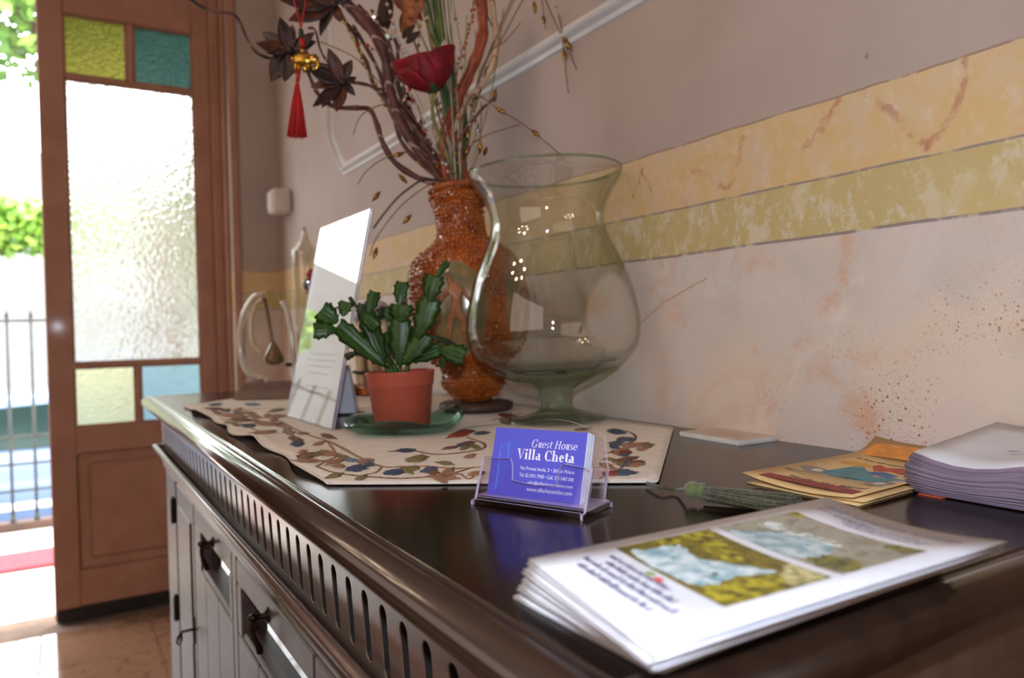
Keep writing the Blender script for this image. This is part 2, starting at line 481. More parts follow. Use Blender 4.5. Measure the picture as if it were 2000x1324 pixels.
# ------------------------------------------------------------------ the fixed door leaf
dr = MB()
door = thing('door_1', (.22, YD + .02, 0), None, None); struct(door)
def dx(px, py): return YP(px, py, YD).x
def dz(px, py): return YP(px, py, YD).z
XA, XB = dx(90, 660), dx(424, 660)             # leaf edges
x1, x2 = dx(124, 100), dx(384, 400)            # glazed opening
xm1, xm2 = dx(247, 100), dx(261, 100)
xn1, xn2 = dx(266, 775), dx(276, 775)
z0, z1 = .012, 2.4
zb0, zb1 = dz(205, 830), dz(205, 716)          # lower panes
zc0, zc1 = dz(250, 706), dz(250, 168)          # big pane
zd0, zd1 = dz(250, 159), dz(250, 45)           # upper panes
yd0, yd1 = YD, YD + .042
dp = lambda nm, X0, X1, Z0, Z1, y0=yd0, y1=yd1, m='door_paint', b=.003: MB().box(X0, X1, y0, y1, Z0, Z1, b).obj(nm, m, door, smooth=False)
dp('stile', XA, x1, z0, z1)
dp('stile', x2, XB, z0, z1)
dp('rail', x1, x2, zd1, z1)
dp('rail', x1, x2, zc1, zd0)
dp('rail', x1, x2, zb1, zc0)
dp('rail', x1, x2, dz(200, 882), zb0)
dp('rail', x1, x2, z0 + .035, dz(200, 1108))
dp('muntin', xm1, xm2, zd0, zd1)
dp('muntin', xn1, xn2, zb0, zb1)
pz0, pz1 = dz(200, 1108), dz(200, 882)
dp('panel', x1, x2, pz0, pz1, yd0 + .012, yd1 - .01)
dp('panel_field', x1 + .035, x2 - .035, pz0 + .035, pz1 - .035, yd0 + .004, yd0 + .014, b=.007)
dp('kick_strip', XA + .005, XB, z0 - .008, z0 + .035, yd0 - .008, yd1, 'black_strip')
for nm, X0, X1, Z0, Z1, m in (('pane', x1, xm1, zd0, zd1, 'yellow_glass'), ('pane', xm2, x2, zd0, zd1, 'teal_glass'), ('pane', x1, x2, zc0, zc1, 'cathedral_glass'),
                              ('pane', x1, xn1, zb0, zb1, 'pale_yellow_glass'), ('pane', xn2, x2, zb0, zb1, 'pale_blue_glass')):
    o = dp(nm, X0 - .004, X1 + .004, Z0 - .004, Z1 + .004, YD + .016, YD + .022, m, 0)
    o['label'] = {'yellow_glass': 'yellow glass pane', 'teal_glass': 'teal glass pane', 'cathedral_glass': 'tall clear textured glass pane',
                  'pale_yellow_glass': 'pale yellow glass pane', 'pale_blue_glass': 'pale blue glass pane'}[m]
# glazing beads round each opening
bd = MB()
for X0, X1, Z0, Z1 in ((x1, xm1, zd0, zd1), (xm2, x2, zd0, zd1), (x1, x2, zc0, zc1), (x1, xn1, zb0, zb1), (xn2, x2, zb0, zb1)):
    for q in ((X0, X0 + .006, Z0, Z1), (X1 - .006, X1, Z0, Z1), (X0, X1, Z0, Z0 + .006), (X0, X1, Z1 - .006, Z1)):
        bd.box(q[0], q[1], YD + .004, YD + .016, q[2], q[3], .002)
bd.obj('glazing_bead', 'door_paint', door, smooth=False)
# door frame: jamb with a rebate and architrave
xj = dxr
struct(MB().box(XB - .0005, XB + .03, YD - .02, YF + .25, 0, 2.42, .003).box(XB + .03, xj + .0, YD - .055, YF + .25, 0, 2.42, .004).obj('trim_2', 'door_paint', smooth=False))
struct(MB().box(xj - .004, xj + .02, YF - .012, YF, 0, 2.45, .003).obj('trim_3', 'door_paint', smooth=False))
struct(MB().box(dxl, XB, YD - .02, YF + .25, 2.4, 2.42).obj('trim_4', 'door_paint', smooth=False))
struct(MB().box(dxl - .02, dxl + .03, YD - .055, YF + .25, 0, 2.42, .003).obj('trim_5', 'door_paint', smooth=False))

# ------------------------------------------------------------------ alarm box at the corner
mat('white_plastic', (214, 206, 198), .4, vary=((206, 198, 190), 30))
yb = WALL(570, 390).y; xb = YP(534, 390, yb).x
zt_, zb_ = YP(534, 366, yb).z, YP(534, 413, yb).z
t = thing('alarm_box', (WX - .03, yb + .04, zb_), 'small white plastic box mounted high on the wall by the corner', 'alarm box')
MB().box(xb, WX - .0005, yb, yb + .085, zb_, zt_, .006).obj('case', 'white_plastic', t, smooth=False)
MB().box(xb - .003, xb, yb + .01, yb + .075, zb_ + .01, zt_ - .01, .001).obj('front_cover', 'white_plastic', t, smooth=False)

# ================================================================== OUTSIDE
mat('terrace_stone', (226, 220, 208), .8, vary=((214, 206, 194), 3))
mat('red_mat', (150, 66, 74), .95, vary=((136, 54, 64), 60), bump=(300, .6, .003))
mat('asphalt', (128, 128, 130), .9, vary=((116, 116, 120), 6))
mat('railing_iron', (64, 68, 64), .6, vary=((54, 58, 56), 30))
mat('kerb_dark', (92, 70, 62), .8, vary=((80, 60, 54), 12))
mat('house_white', (134, 131, 127), .85, vary=((127, 124, 120), 1))
YR = G(60, 1030).y                            # railing line
struct(MB().box(-5, 5, YF + .25, YR + .08, -.2, -.006).obj('terrace', 'terrace_stone', smooth=False))
struct(MB().box(-30, 30, YR + .08, 60, -1.2, -1.0).obj('street', 'asphalt', smooth=False))
struct(MB().box(-40, 40, 24, 25, -1.0, 6.0).obj('house_opposite', 'house_white', smooth=False))
ya, yb2 = G(50, 1112).y, G(50, 1077).y
tag(MB().grid(lambda u, v: (lerp(-.75, .35, u), lerp(ya, yb2, v), .004 + .002 * math.sin(u * 23) * math.sin(v * 9)), 24, 6, (0, 0, .009))
    .obj('door_mat', 'red_mat', None, (-.2, (ya + yb2) / 2, 0)), 'red mat lying on the terrace outside the open door', 'mat')
rl = thing('terrace_railing', (0, YR, 0), 'grey iron railing with upright bars beyond the open doorway', 'railing')
MB().box(-2.5, 2.5, YR - .03, YR + .05, 0, .035).obj('kerb', 'kerb_dark', rl, smooth=False)
zr = [YP(50, q, YR).z for q in (626, 690, 852, 905, 957)]
for q in (zr[0], zr[2], zr[3], zr[4]):
    MB().box(-2.5, 2.5, YR - .006, YR + .006, q - .006, q + .006).obj('rail', 'railing_iron', rl, smooth=False)
x_a, x_b = YP(22, 900, YR).x, YP(69, 900, YR).x
pt = x_b - x_a
for k in range(-12, 16):
    xx = x_a + k * pt
    MB().tube([(xx, YR, .03), (xx, YR, zr[0] + .02)], .0075, 6).lathe([(.001, zr[0] + .06), (.008, zr[0] + .035), (.012, zr[0] + .02), (.001, zr[0] + .012)], (xx, YR, 0), 6)\
        .lathe([(.012, zr[4] - .12), (.012, .03)], (xx, YR, 0), 6).obj('bar', 'railing_iron', rl)

mat('car_blue', (104, 122, 156), .3, coat=.5, vary=((98, 116, 150), 2))
mat('car_orange', (176, 120, 50), .3, coat=.5, vary=((170, 114, 46), 2))
mat('car_glass', (36, 54, 50), .1, spec=.25, vary=((30, 46, 44), 3))
mat('tyre', (34, 34, 36), .8, vary=((44, 44, 46), 20))
mat('chrome', (200, 200, 204), .2, metal=1, vary=((190, 190, 196), 9))
def car(cx, cy, z, paint, label, flip=1):
    t = thing('parked_car', (cx, cy, z), label, 'car')
    L, W_ = 4.0, 1.66
    side = [(-2, .35), (-1.98, .75), (-1.75, .9), (-1.25, .98), (-.62, 1.42), (.75, 1.46), (1.35, 1.05), (1.85, .95), (2, .8), (2, .35)]
    def body(pts, y0, y1, inset=0.):
        n = len(pts); V = []; F = []
        for yy, k in ((y0, inset), (y0 + .12, 0), (y1 - .12, 0), (y1, inset)):
            for a, b in pts: V.append((cx + flip * (a * (1 - k * .04)), yy, z + b - (k * .06 if b > 1 else 0)))
        for r in range(3):
            for i in range(n): F.append((r * n + i, r * n + (i + 1) % n, (r + 1) * n + (i + 1) % n, (r + 1) * n + i))
        F += [tuple(range(n))[::-1], tuple(3 * n + i for i in range(n))]
        return V, F
    MB().add(*body(side, cy - W_ / 2, cy + W_ / 2, 1)).obj('body', paint, t)
    for pts in ([(-1.0, 1.0), (-.6, 1.34), (0, 1.37), (0, 1.0)], [(.07, 1.0), (.07, 1.37), (.7, 1.38), (1.1, 1.02)]):
        MB().prism([(cx + flip * a, b) for a, b in pts], lambda a, b, h: (a, cy - W_ / 2 + .02 - h, z + b), .03).obj('window', 'car_glass', t, smooth=False)
    MB().prism([(cx + flip * a, b) for a, b in [(-1.9, .5), (1.9, .5), (1.9, .56), (-1.9, .56)]], lambda a, b, h: (a, cy - W_ / 2 - h, z + b), .02).obj('side_trim', 'chrome', t, smooth=False)
    for wx in (-1.25, 1.3):
        for wy in (-W_ / 2 + .1, W_ / 2 - .1):
            mt = Matrix.Rotation(math.pi / 2, 3, 'X')
            wo = MB().lathe([(.1, -.1), (.28, -.1), (.31, -.07), (.31, .07), (.28, .1), (.1, .1)], (cx + flip * wx, cy + wy, z + .31), 20, mt).obj('wheel', 'tyre', t)
            MB().lathe([(.001, -.112), (.17, -.112), (.19, -.1), (.19, .1), (.17, .112), (.001, .112)], (cx + flip * wx, cy + wy, z + .31), 14, mt).obj('hub_cap', 'chrome', wo)
c = D(30, 820, 6.6)
car(c.x + .3, c.y + .4, -.98, 'car_blue', 'pale blue car parked behind the terrace railing', 1)
c = D(-70, 800, 9.2)
car(c.x - .5, c.y, -.98, 'car_orange', 'orange car parked further off behind the pale blue car', -1)

# foliage: leaves scattered through a volume, each a small bent quad
def leafmat(name, a, b):
    m = bpy.data.materials.new(name); m.use_nodes = True
    n = NT(m); g = n.n.new('ShaderNodeNewGeometry').outputs['Random Per Island']
    n.color(n.ramp(g, [(0, a), (1, b)])); n.b.inputs['Roughness'].default_value = .5
    n.b.inputs['Subsurface Weight'].default_value = 0
    n.b.inputs['Transmission Weight'].default_value = .0
    MATS[name] = m
leafmat('leaf_grey', (104, 108, 84), (150, 152, 122)); leafmat('leaf_green', (76, 128, 40), (164, 196, 84)); leafmat('leaf_dark', (54, 92, 34), (120, 150, 62))
mat('bark', (96, 74, 58), .9, vary=((80, 62, 48), 14))
def foliage(mb, fn, n, size):
    for _ in range(n):
        c = Vector(fn()); a = Vector((rnd(-1, 1), rnd(-1, 1), rnd(-1, .3))).normalized() * size * rnd(.6, 1.3)
        b = a.cross(Vector((rnd(-1, 1), rnd(-1, 1), rnd(-1, 1)))).normalized() * size * .35
        mb.add([c, c + a * .5 + b, c + a, c + a * .5 - b], [(0, 1, 2, 3)])
    return mb
def bush(name, label, cen, ext, n, size, m, tx=.4):
    t = thing(name, (cen[0], cen[1], -1.0), label, 'tree')
    def pos():
        while 1:
            p = Vector((rnd(-1, 1), rnd(-1, 1), rnd(-1, 1)))
            if p.length < 1: break
        return (cen[0] + p.x * ext[0], cen[1] + p.y * ext[1], cen[2] + p.z * ext[2])
    o = foliage(MB(), pos, n, size).obj('foliage', m, t, smooth=False); o['kind'] = 'stuff'
    MB().tube([(cen[0] + ext[0] * tx, cen[1], -1.0), (cen[0] + ext[0] * tx * .9, cen[1], cen[2] * .5), (cen[0], cen[1], cen[2])], [.12, .09, .03], 8).obj('trunk', 'bark', t)
a = D(20, 20, 5.6); bush('overhanging_tree', 'leafy green tree overhanging the top of the open doorway', (a.x - .2, a.y + .5, a.z + .62), (2.2, 1.0, .95), 5200, .13, 'leaf_dark', .62)
a = D(40, 435, 12.6); bush('garden_tree', 'bright green bush seen through the middle of the open doorway', (a.x - 1.0, a.y + .3, a.z), (2.6, .6, .52), 4200, .18, 'leaf_green', -.8)
a = D(410, 400, 8.4); bush('garden_tree', 'tall green tree standing behind the textured door pane', (a.x + .75, a.y, a.z), (1.05, .7, 2.0), 9000, .2, 'leaf_grey', .2)
bush('garden_tree', 'round green tree beyond the railing left of the doorway view', (-2.85, 14.6, 2.5), (.9, .5, .6), 1800, .18, 'leaf_green')
# ================================================================== SIDEBOARD
def wood(name, c1, c2, rough, coat=.0, scale=(1, .06, 1), rc=.24):
    m = bpy.data.materials.new(name); m.use_nodes = True
    n = NT(m); g = n.n.new('ShaderNodeNewGeometry').outputs['Position']
    v = n.mapping(g, (scale[0] * 60, scale[1] * 60, scale[2] * 60))
    n.color(n.mix(n.gray(n.noise(v, 1, 6, .6, .5), .3, .7), c1, c2))
    n.b.inputs['Roughness'].default_value = rough
    n.b.inputs['Coat Weight'].default_value = coat; n.b.inputs['Coat Roughness'].default_value = rc
    n.bump(n.noise(n.mapping(g, (260, 40, 260)), 1, 3), .02, .0004)
    MATS[name] = m
wood('sideboard_top_wood', (26, 13, 10), (20, 10, 8), .17, .0)
MATS['sideboard_top_wood'].node_tree.nodes['Principled BSDF'].inputs['Specular IOR Level'].default_value = .3
wood('edge_wood', (42, 27, 20), (33, 20, 15), .22, 1., rc=.14)
wood('front_wood', (86, 70, 67), (72, 58, 56), .44, .0)
MATS['front_wood'].node_tree.nodes['Principled BSDF'].inputs['Specular IOR Level'].default_value = .36
wood('sideboard_wood', (102, 78, 66), (86, 64, 54), .34, .5)
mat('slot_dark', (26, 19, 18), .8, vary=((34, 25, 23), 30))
mat('dark_brass', (40, 32, 26), .35, metal=.8, vary=((58, 46, 36), 60))
mat('cabinet_glass', (22, 22, 24), .03, spec=1., vary=((26, 26, 28), 3))
X0, Y0, Y1 = .171, .216, 1.846
sb = thing('sideboard', ((X0 + WX) / 2, (Y0 + Y1) / 2, 0), 'long dark wooden sideboard with a slotted frieze and rounded top edge', 'sideboard')
def sweep(prof, name, m, zb=TZ, smooth=True, cap=False):
    V = []; F = []; n = len(prof)
    for o, z in prof: V += [(WX - .002, Y1 + o, zb + z), (X0 - o, Y1 + o, zb + z), (X0 - o, Y0 - o, zb + z), (WX - .002, Y0 - o, zb + z)]
    for i in range(n - 1):
        for k in range(3): F.append((i * 4 + k, i * 4 + k + 1, (i + 1) * 4 + k + 1, (i + 1) * 4 + k))
    if cap: F.append((0, 3, 2, 1)); F.append(((n - 1) * 4, (n - 1) * 4 + 1, (n - 1) * 4 + 2, (n - 1) * 4 + 3))
    return MB().add(V, F).obj(name, m, sb, smooth=smooth)
# top board
MB().box(X0, WX - .002, Y0, Y1, TZ - .03, TZ).obj('top', 'sideboard_top_wood', sb, smooth=False)
nz = [(0, 0), (.0008, -.0016), (.003, -.0022), (.0045, -.0012), (.006, -.0002), (.0095, -.0004), (.0135, -.0024), (.017, -.006), (.0192, -.0105), (.0198, -.0155), (.0185, -.0205), (.0155, -.025), (.011, -.0285), (.005, -.0305), (-.003, -.0325), (-.009, -.0335), (-.0125, -.0345), (-.0135, -.0385), (-.0145, -.04)]
sweep(nz, 'top_edge', 'edge_wood')
# slotted frieze (front), leaning in a little; plain on the ends
zf0, zf1 = -.040, -.130
fx = lambda z: X0 + .0145 + (.040 + z) * -.052            # face of the frieze at height z
ns, pitch = 43, .0365
ys0 = .422 - 5 * pitch
V = []; F = []; V2 = []; F2 = []
K = 24
for k in range(ns):
    yc = ys0 + k * pitch
    ring = []; outer = []; inner = []
    zc_, hh, rr = -.0866, .0202, .0068
    for i in range(K):
        an = 2 * math.pi * i / K
        cx_, cz_ = math.cos(an), math.sin(an)
        ring.append((rr * cx_, (hh if cz_ >= 0 else -hh) + rr * cz_))
        q = max(abs(cx_) / (pitch / 2), abs(cz_) / ((zf0 - zf1) / 2))
        oz = cz_ / q; oy = cx_ / q
        outer.append((oy, oz + (zf0 + zf1) / 2 - zc_))
    # snap four outer samples to the corners
    for sx in (-1, 1):
        for sz in (-1, 1):
            tgt = (sx * pitch / 2, sz * (zf0 - zf1) / 2 + (zf0 + zf1) / 2 - zc_)
            j = min(range(K), key=lambda i: (outer[i][0] - tgt[0]) ** 2 + (outer[i][1] - tgt[1]) ** 2)
            outer[j] = tgt
    b0 = len(V)
    for (a, b) in outer: V.append((fx(zc_ + b), yc + a, TZ + zc_ + b))
    for (a, b) in ring: V.append((fx(zc_ + b), yc + a, TZ + zc_ + b))
    for (a, b) in ring: V.append((fx(zc_ + b) + .0008, yc + a * .93, TZ + zc_ + b * .985))
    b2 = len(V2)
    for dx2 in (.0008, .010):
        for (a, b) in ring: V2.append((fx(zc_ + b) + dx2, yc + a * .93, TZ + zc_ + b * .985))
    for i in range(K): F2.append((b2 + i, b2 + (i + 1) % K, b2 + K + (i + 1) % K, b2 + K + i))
    for r in range(2):
        for i in range(K): F.append((b0 + r * K + i, b0 + r * K + (i + 1) % K, b0 + (r + 1) * K + (i + 1) % K, b0 + (r + 1) * K + i))
ye0, ye1 = ys0 - pitch / 2, ys0 + (ns - .5) * pitch
mb = MB().add(V, F)
for a, b in ((Y0 + .0145, ye0), (ye1, Y1 - .0145)):
    mb.add([(fx(zf0), a, TZ + zf0), (fx(zf0), b, TZ + zf0), (fx(zf1), b, TZ + zf1), (fx(zf1), a, TZ + zf1)], [(0, 1, 2, 3)])
for yy in (Y0 + .0145, Y1 - .0145):
    mb.add([(fx(zf0), yy, TZ + zf0), (WX - .002, yy, TZ + zf0), (WX - .002, yy, TZ + zf1), (fx(zf1), yy, TZ + zf1)], [(0, 1, 2, 3)])
mb.obj('frieze', 'sideboard_wood', sb, smooth=False)
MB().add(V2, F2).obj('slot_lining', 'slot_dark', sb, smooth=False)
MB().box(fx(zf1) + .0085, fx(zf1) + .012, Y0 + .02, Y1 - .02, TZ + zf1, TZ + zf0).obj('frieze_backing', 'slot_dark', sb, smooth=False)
# lower moulding
sweep([(-.019, -.1285), (-.0165, -.122), (-.012, -.1165), (-.0085, -.1135), (-.007, -.1095), (-.0035, -.107), (0, -.1072), (.0022, -.110), (.002, -.1135), (-.001, -.1165), (-.0035, -.118), (-.0045, -.123),
       (-.008, -.129), (-.0135, -.137), (-.0165, -.146), (-.0175, -.156), (-.0215, -.157), (-.0215, -.163)], 'moulding', 'sideboard_wood')
# carcass and front
XF = X0 + .0215
zc_top, zc_bot = TZ - .162, .07
MB().box(XF + .024, WX - .002, Y0 + .03, Y1 - .03, zc_bot, zc_top).obj('carcass', 'sideboard_wood', sb, smooth=False)
MB().box(XF + .03, WX - .004, Y0 + .05, Y1 - .05, .0, zc_bot).obj('plinth', 'sideboard_wood', sb, smooth=False)
def front(nm, a, b, zt, zb, parent=sb, x0=XF, x1=XF + .022, bv=.0025, m='front_wood'):
    return MB().box(x0, x1, a, b, TZ + zb, TZ + zt, bv).obj(nm, m, parent, smooth=False)
ZB = zc_bot - TZ
front('stile', 1.672, Y1 - .0215, -.163, ZB); front('stile', 1.051, 1.081, -.163, ZB); front('stile', Y0 + .0215, .432, -.163, ZB)
def glazed(a, b, wa, wb):
    """a flap door: frame, recessed dark glass, boarded lower panel, drop handle"""
    d = front('door', a, b, -.166, -.199)
    front('door_stile', a, wa, -.199, -.266, d); front('door_stile', wb, b, -.199, -.266, d)
    npl = 3; wpl = (b - a) / npl
    for k in range(npl): front('board', a + k * wpl + .0004, a + (k + 1) * wpl - .0004, -.266, ZB, d, bv=.0016)
    front('sill', wa, wb, -.257, -.266, d, XF + .002, XF + .024, .002)
    front('glass', wa, wb, -.199, -.257, d, XF + .0165, XF + .020, 0, 'cabinet_glass')
    yk = (wa + wb) / 2; zk = TZ - .1865
    h = MB()
    mx = Matrix.Rotation(-math.pi / 2, 3, 'Y')
    h.lathe([(.001, 0), (.0105, 0), (.011, .0015), (.008, .003), (.0045, .006), (.0035, .014), (.0055, .017), (.0062, .021), (.0045, .0255), (.001, .027)], (XF, yk, zk), 14, mx)
    h.V = [Vector((XF, yk, zk)) + (q - Vector((XF, yk, zk))) * .82 for q in h.V]
    hd = h.obj('handle', 'dark_brass', d)
    MB().tube(smooth_path([(XF - .016, yk, zk), (XF - .0175, yk, zk - .010), (XF - .016, yk, zk - .022), (XF - .011, yk, zk - .034), (XF - .010, yk, zk - .042)], 5), [.002] * 5 + [.0023] * 5 + [.003] * 5 + [.0038] * 5 + [.0016], 8).obj('drop_pull', 'dark_brass', hd)
    return d
glazed(1.083, 1.424, 1.105, 1.352)
glazed(.692, 1.049, .72, 1.022)
for a, b, kk in ((1.428, 1.655, 1.452), (.438, .688, .664)):
    d = front('door', a, b, -.166, ZB)
    front('panel', a + .03, b - .03, -.205, ZB + .04, d, XF - .003, XF + .004, .003)
    esc = MB().tube([(XF - .0015, kk, TZ - .42), (XF - .0015, kk, TZ - .372)], .006, 8, flat=.4, nrm=(1, 0, 0)).obj('key_plate', 'dark_brass', d)
    MB().tube([(XF, kk, TZ - .395), (XF - .022, kk, TZ - .395)], .0025, 8).tube([(XF - .022, kk, TZ - .395), (XF - .028, kk, TZ - .404), (XF - .03, kk, TZ - .414), (XF - .026, kk, TZ - .418), (XF - .022, kk, TZ - .408), (XF - .022, kk, TZ - .395)], .002, 6).obj('key', 'dark_brass', esc)
for zz in (-.225, -.425, -.62):
    for yy in (1.672, .432):
        MB().lathe([(.0035, -.026), (.0052, -.022), (.0052, .022), (.0035, .026), (.001, .030)], (XF - .004, yy + (.004 if yy > 1 else -.004), TZ + zz), 10).obj('hinge', 'slot_dark', sb)

# ================================================================== RUNNER
def cloth_mat():
    m = bpy.data.materials.new('runner_cloth'); m.use_nodes = True
    n = NT(m); g = n.coord()
    wv = n.math('MULTIPLY', n.math('SINE', n.math('MULTIPLY', n.sep(g)[0], 3200.)), n.math('SINE', n.math('MULTIPLY', n.sep(g)[1], 3200.)))
    n.color(n.mix(n.gray(n.noise(g, 60, 5), .3, .7), (236, 224, 212), (224, 212, 199)))
    n.b.inputs['Roughness'].default_value = .95; n.b.inputs['Sheen Weight'].default_value = .15
    n.bump(wv, .4, .0006)
    MATS['runner_cloth'] = m
cloth_mat()
RX0, RX1, RN, RF = .194, .646, .467, 1.69
def edge_near(u): return RN + abs(u - .49) / .5 * (.167 if u < .49 else .224)
def edge_far(u): return RF - abs(u - .49) / .5 * .19
def ripple(x, y):
    e = max(0, 1 - (x - RX0) / .05)
    r = 0
    for c_, w_, h_ in ((.93, .05, .009), (1.10, .05, .004), (1.33, .06, .006), (.72, .05, .003)):
        r += h_ * math.exp(-((y - c_) / w_) ** 2)
    return r * e * e
def cz(x, y): return TZ + .0028 + ripple(x, y)
def runf(u, v):
    a, b = edge_near(u), edge_far(u); y = lerp(a, b, v)
    x = lerp(RX0, RX1, u) + (.004 * math.sin(y * 17) + .003 * math.sin(y * 41)) * (1 - u) ** 6
    return Vector((x, y, cz(x, y)))
us = 24
run = thing('table_runner', (.42, 1.05, TZ), 'cream table runner with embroidered vines and a green tassel', 'table runner')
MB().grid(lambda u, v: runf(u, v), 28, 90, (0, 0, .0018)).obj('cloth', 'runner_cloth', run)
mat('hem', (222, 214, 204), .9, vary=((212, 204, 194), 40))
hem = MB()
for f in (lambda t: runf(t, 0), lambda t: runf(0, t), lambda t: runf(1, t), lambda t: runf(t, 1)):
    hem.tube([f(i / 80) - Vector((0, 0, .0008)) for i in range(81)], .0013, 6)
hem.obj('hem', 'hem', run)
THR = {'tan': (176, 132, 106), 'brown': (134, 92, 72), 'wine': (134, 58, 62), 'blue': (72, 82, 108), 'sky': (122, 138, 156), 'olive': (142, 128, 84), 'slate': (88, 96, 116), 'red': (170, 72, 58), 'green': (110, 110, 66)}
for k, c_ in THR.items():
    mat('thread_' + k, c_, .8, vary=(tuple(int(q * .78) for q in c_), 260), bump=(900, .8, .001))
def on_cloth(px, py, lift=0.):
    p = T(px, py, .003); return Vector((p.x, p.y, cz(p.x, p.y) + lift))
VN = [('tan', 2.3, [(420, 806), (470, 812), (510, 815), (543, 821), (589, 844), (647, 864), (702, 893), (746, 911), (790, 912), (833, 911), (891, 915), (940, 912)]),
      ('brown', 1.6, [(618, 914), (644, 922), (688, 928), (723, 931), (775, 934), (833, 931), (891, 922), (925, 912)]),
      ('tan', 1.8, [(640, 862), (656, 888), (640, 900), (618, 914)]),
      ('brown', 1.7, [(757, 882), (804, 880), (847, 887), (891, 885), (940, 877), (945, 866), (913, 854)]),
      ('tan', 1.6, [(746, 911), (735, 922), (712, 927)]),
      ('brown', 1.8, [(1190, 846), (1222, 842), (1240, 850), (1236, 862), (1205, 871)]),
      ('tan', 1.8, [(1180, 886), (1205, 880), (1235, 872), (1270, 866)]),
      ('tan', 1.6, [(430, 818), (470, 826), (500, 840), (540, 846), (575, 842)]),
      ('brown', 1.4, [(395, 798), (440, 803), (480, 800), (520, 797)]),
      ('tan', 1.5, [(985, 828), (940, 832), (905, 838), (885, 846)]),
      ('brown', 1.5, [(960, 820), (1000, 812), (1020, 806)]),
      ('tan', 1.6, [(1200, 905), (1215, 912), (1190, 925), (1170, 935)]),
      ('brown', 1.4, [(690, 800), (715, 796), (740, 800)]),
      ('tan', 1.5, [(900, 925), (915, 935), (925, 930)])]
for c_, wd, pts in VN:
    P = smooth_path([on_cloth(*q) for q in pts], 7)
    MB().tube(P, [wd * .001 * rnd(.8, 1.2) for _ in P], 6, flat=.4, nrm=(0, 0, 1)).obj('embroidered_vine', 'thread_' + c_, run)
FL = [(581, 867, 18, 6, -.1, 'blue'), (578, 858, 16, 4, .3, 'brown'), (601, 890, 28, 6, -.2, 'wine'), (601, 903, 32, 6, -.05, 'tan'), (697, 915, 26, 7, -.12, 'blue'), (772, 922, 26, 6, -.12, 'blue'), (839, 918, 20, 6, -.2, 'slate'),
      (848, 924, 20, 4, .2, 'brown'), (688, 899, 20, 4, .1, 'sky'), (672, 893, 16, 4, .25, 'olive'), (566, 844, 16, 3.5, .1, 'sky'), (815, 896, 26, 7, -.15, 'olive'), (792, 880, 24, 4, -.05, 'blue'), (653, 930, 20, 4, -.25, 'olive'), (705, 933, 18, 4, -.3, 'olive'),
      (868, 932, 34, 6, .05, 'tan'), (862, 938, 18, 4, .3, 'tan'), (900, 847, 32, 6, -.25, 'red'), (421, 790, 16, 2.8, -.1, 'slate'), (421, 799, 22, 3.2, .05, 'wine'), (455, 812, 30, 3.6, .1, 'tan'), (470, 820, 30, 3.4, .05, 'brown'),
      (485, 832, 20, 4, -.1, 'slate'), (520, 827, 28, 4, .08, 'tan'), (514, 845, 32, 5, -.1, 'tan'), (494, 790, 18, 3, .05, 'sky'), (540, 801, 18, 3, -.2, 'olive'), (545, 812, 22, 3.4, .0, 'tan'), (450, 828, 18, 3, .15, 'olive'), (480, 806, 22, 3, .1, 'tan'),
      (1205, 843, 21, 5.5, .15, 'blue'), (1225, 858, 22, 4, .0, 'slate'), (1204, 865, 18, 4, -.1, 'slate'), (1217, 884, 25, 5, -.02, 'wine'), (1240, 869, 36, 4.5, -.1, 'tan'), (1220, 898, 30, 4.5, -.15, 'brown'), (1228, 906, 28, 4, -.05, 'olive'), (1217, 923, 34, 6, .02, 'slate'),
      (1196, 925, 22, 5, .0, 'red'), (1190, 897, 14, 3, 0, 'olive'), (990, 811, 18, 4, .1, 'wine'), (940, 846, 20, 3.5, -.1, 'slate'), (1140, 838, 20, 3, -.1, 'olive'), (700, 806, 14, 3, -.1, 'red'), (735, 797, 12, 2.5, 0, 'slate'), (640, 852, 18, 3.6, .3, 'brown'),
      (655, 903, 24, 5, -.4, 'tan'), (640, 884, 18, 4.5, .2, 'tan'), (905, 870, 18, 4, .1, 'slate'), (930, 925, 20, 5, -.1, 'tan'), (1265, 872, 14, 3, -.3, 'olive'), (870, 905, 20, 4, .1, 'olive')]
rr = random.Random(17)
for (bx, by, n_, sx, sy) in ((440, 806, 9, 40, 8), (500, 822, 10, 45, 12), (560, 836, 7, 40, 12), (620, 878, 5, 30, 16), (680, 905, 4, 40, 14), (830, 922, 5, 60, 10), (900, 880, 5, 30, 22), (1225, 872, 6, 35, 24), (1215, 912, 4, 35, 12), (640, 800, 4, 40, 8), (1000, 822, 4, 30, 8)):
    for _ in range(n_):
        yy = by + rr.uniform(-sy, sy); k_ = .35 + (yy - 780) / 150
        FL.append((bx + rr.uniform(-sx, sx), yy, rr.uniform(8, 18) * k_ * 1.2, rr.uniform(2.2, 4.2) * k_ * 1.2, rr.uniform(-.5, .5), rr.choice(('tan', 'tan', 'tan', 'brown', 'olive', 'slate'))))
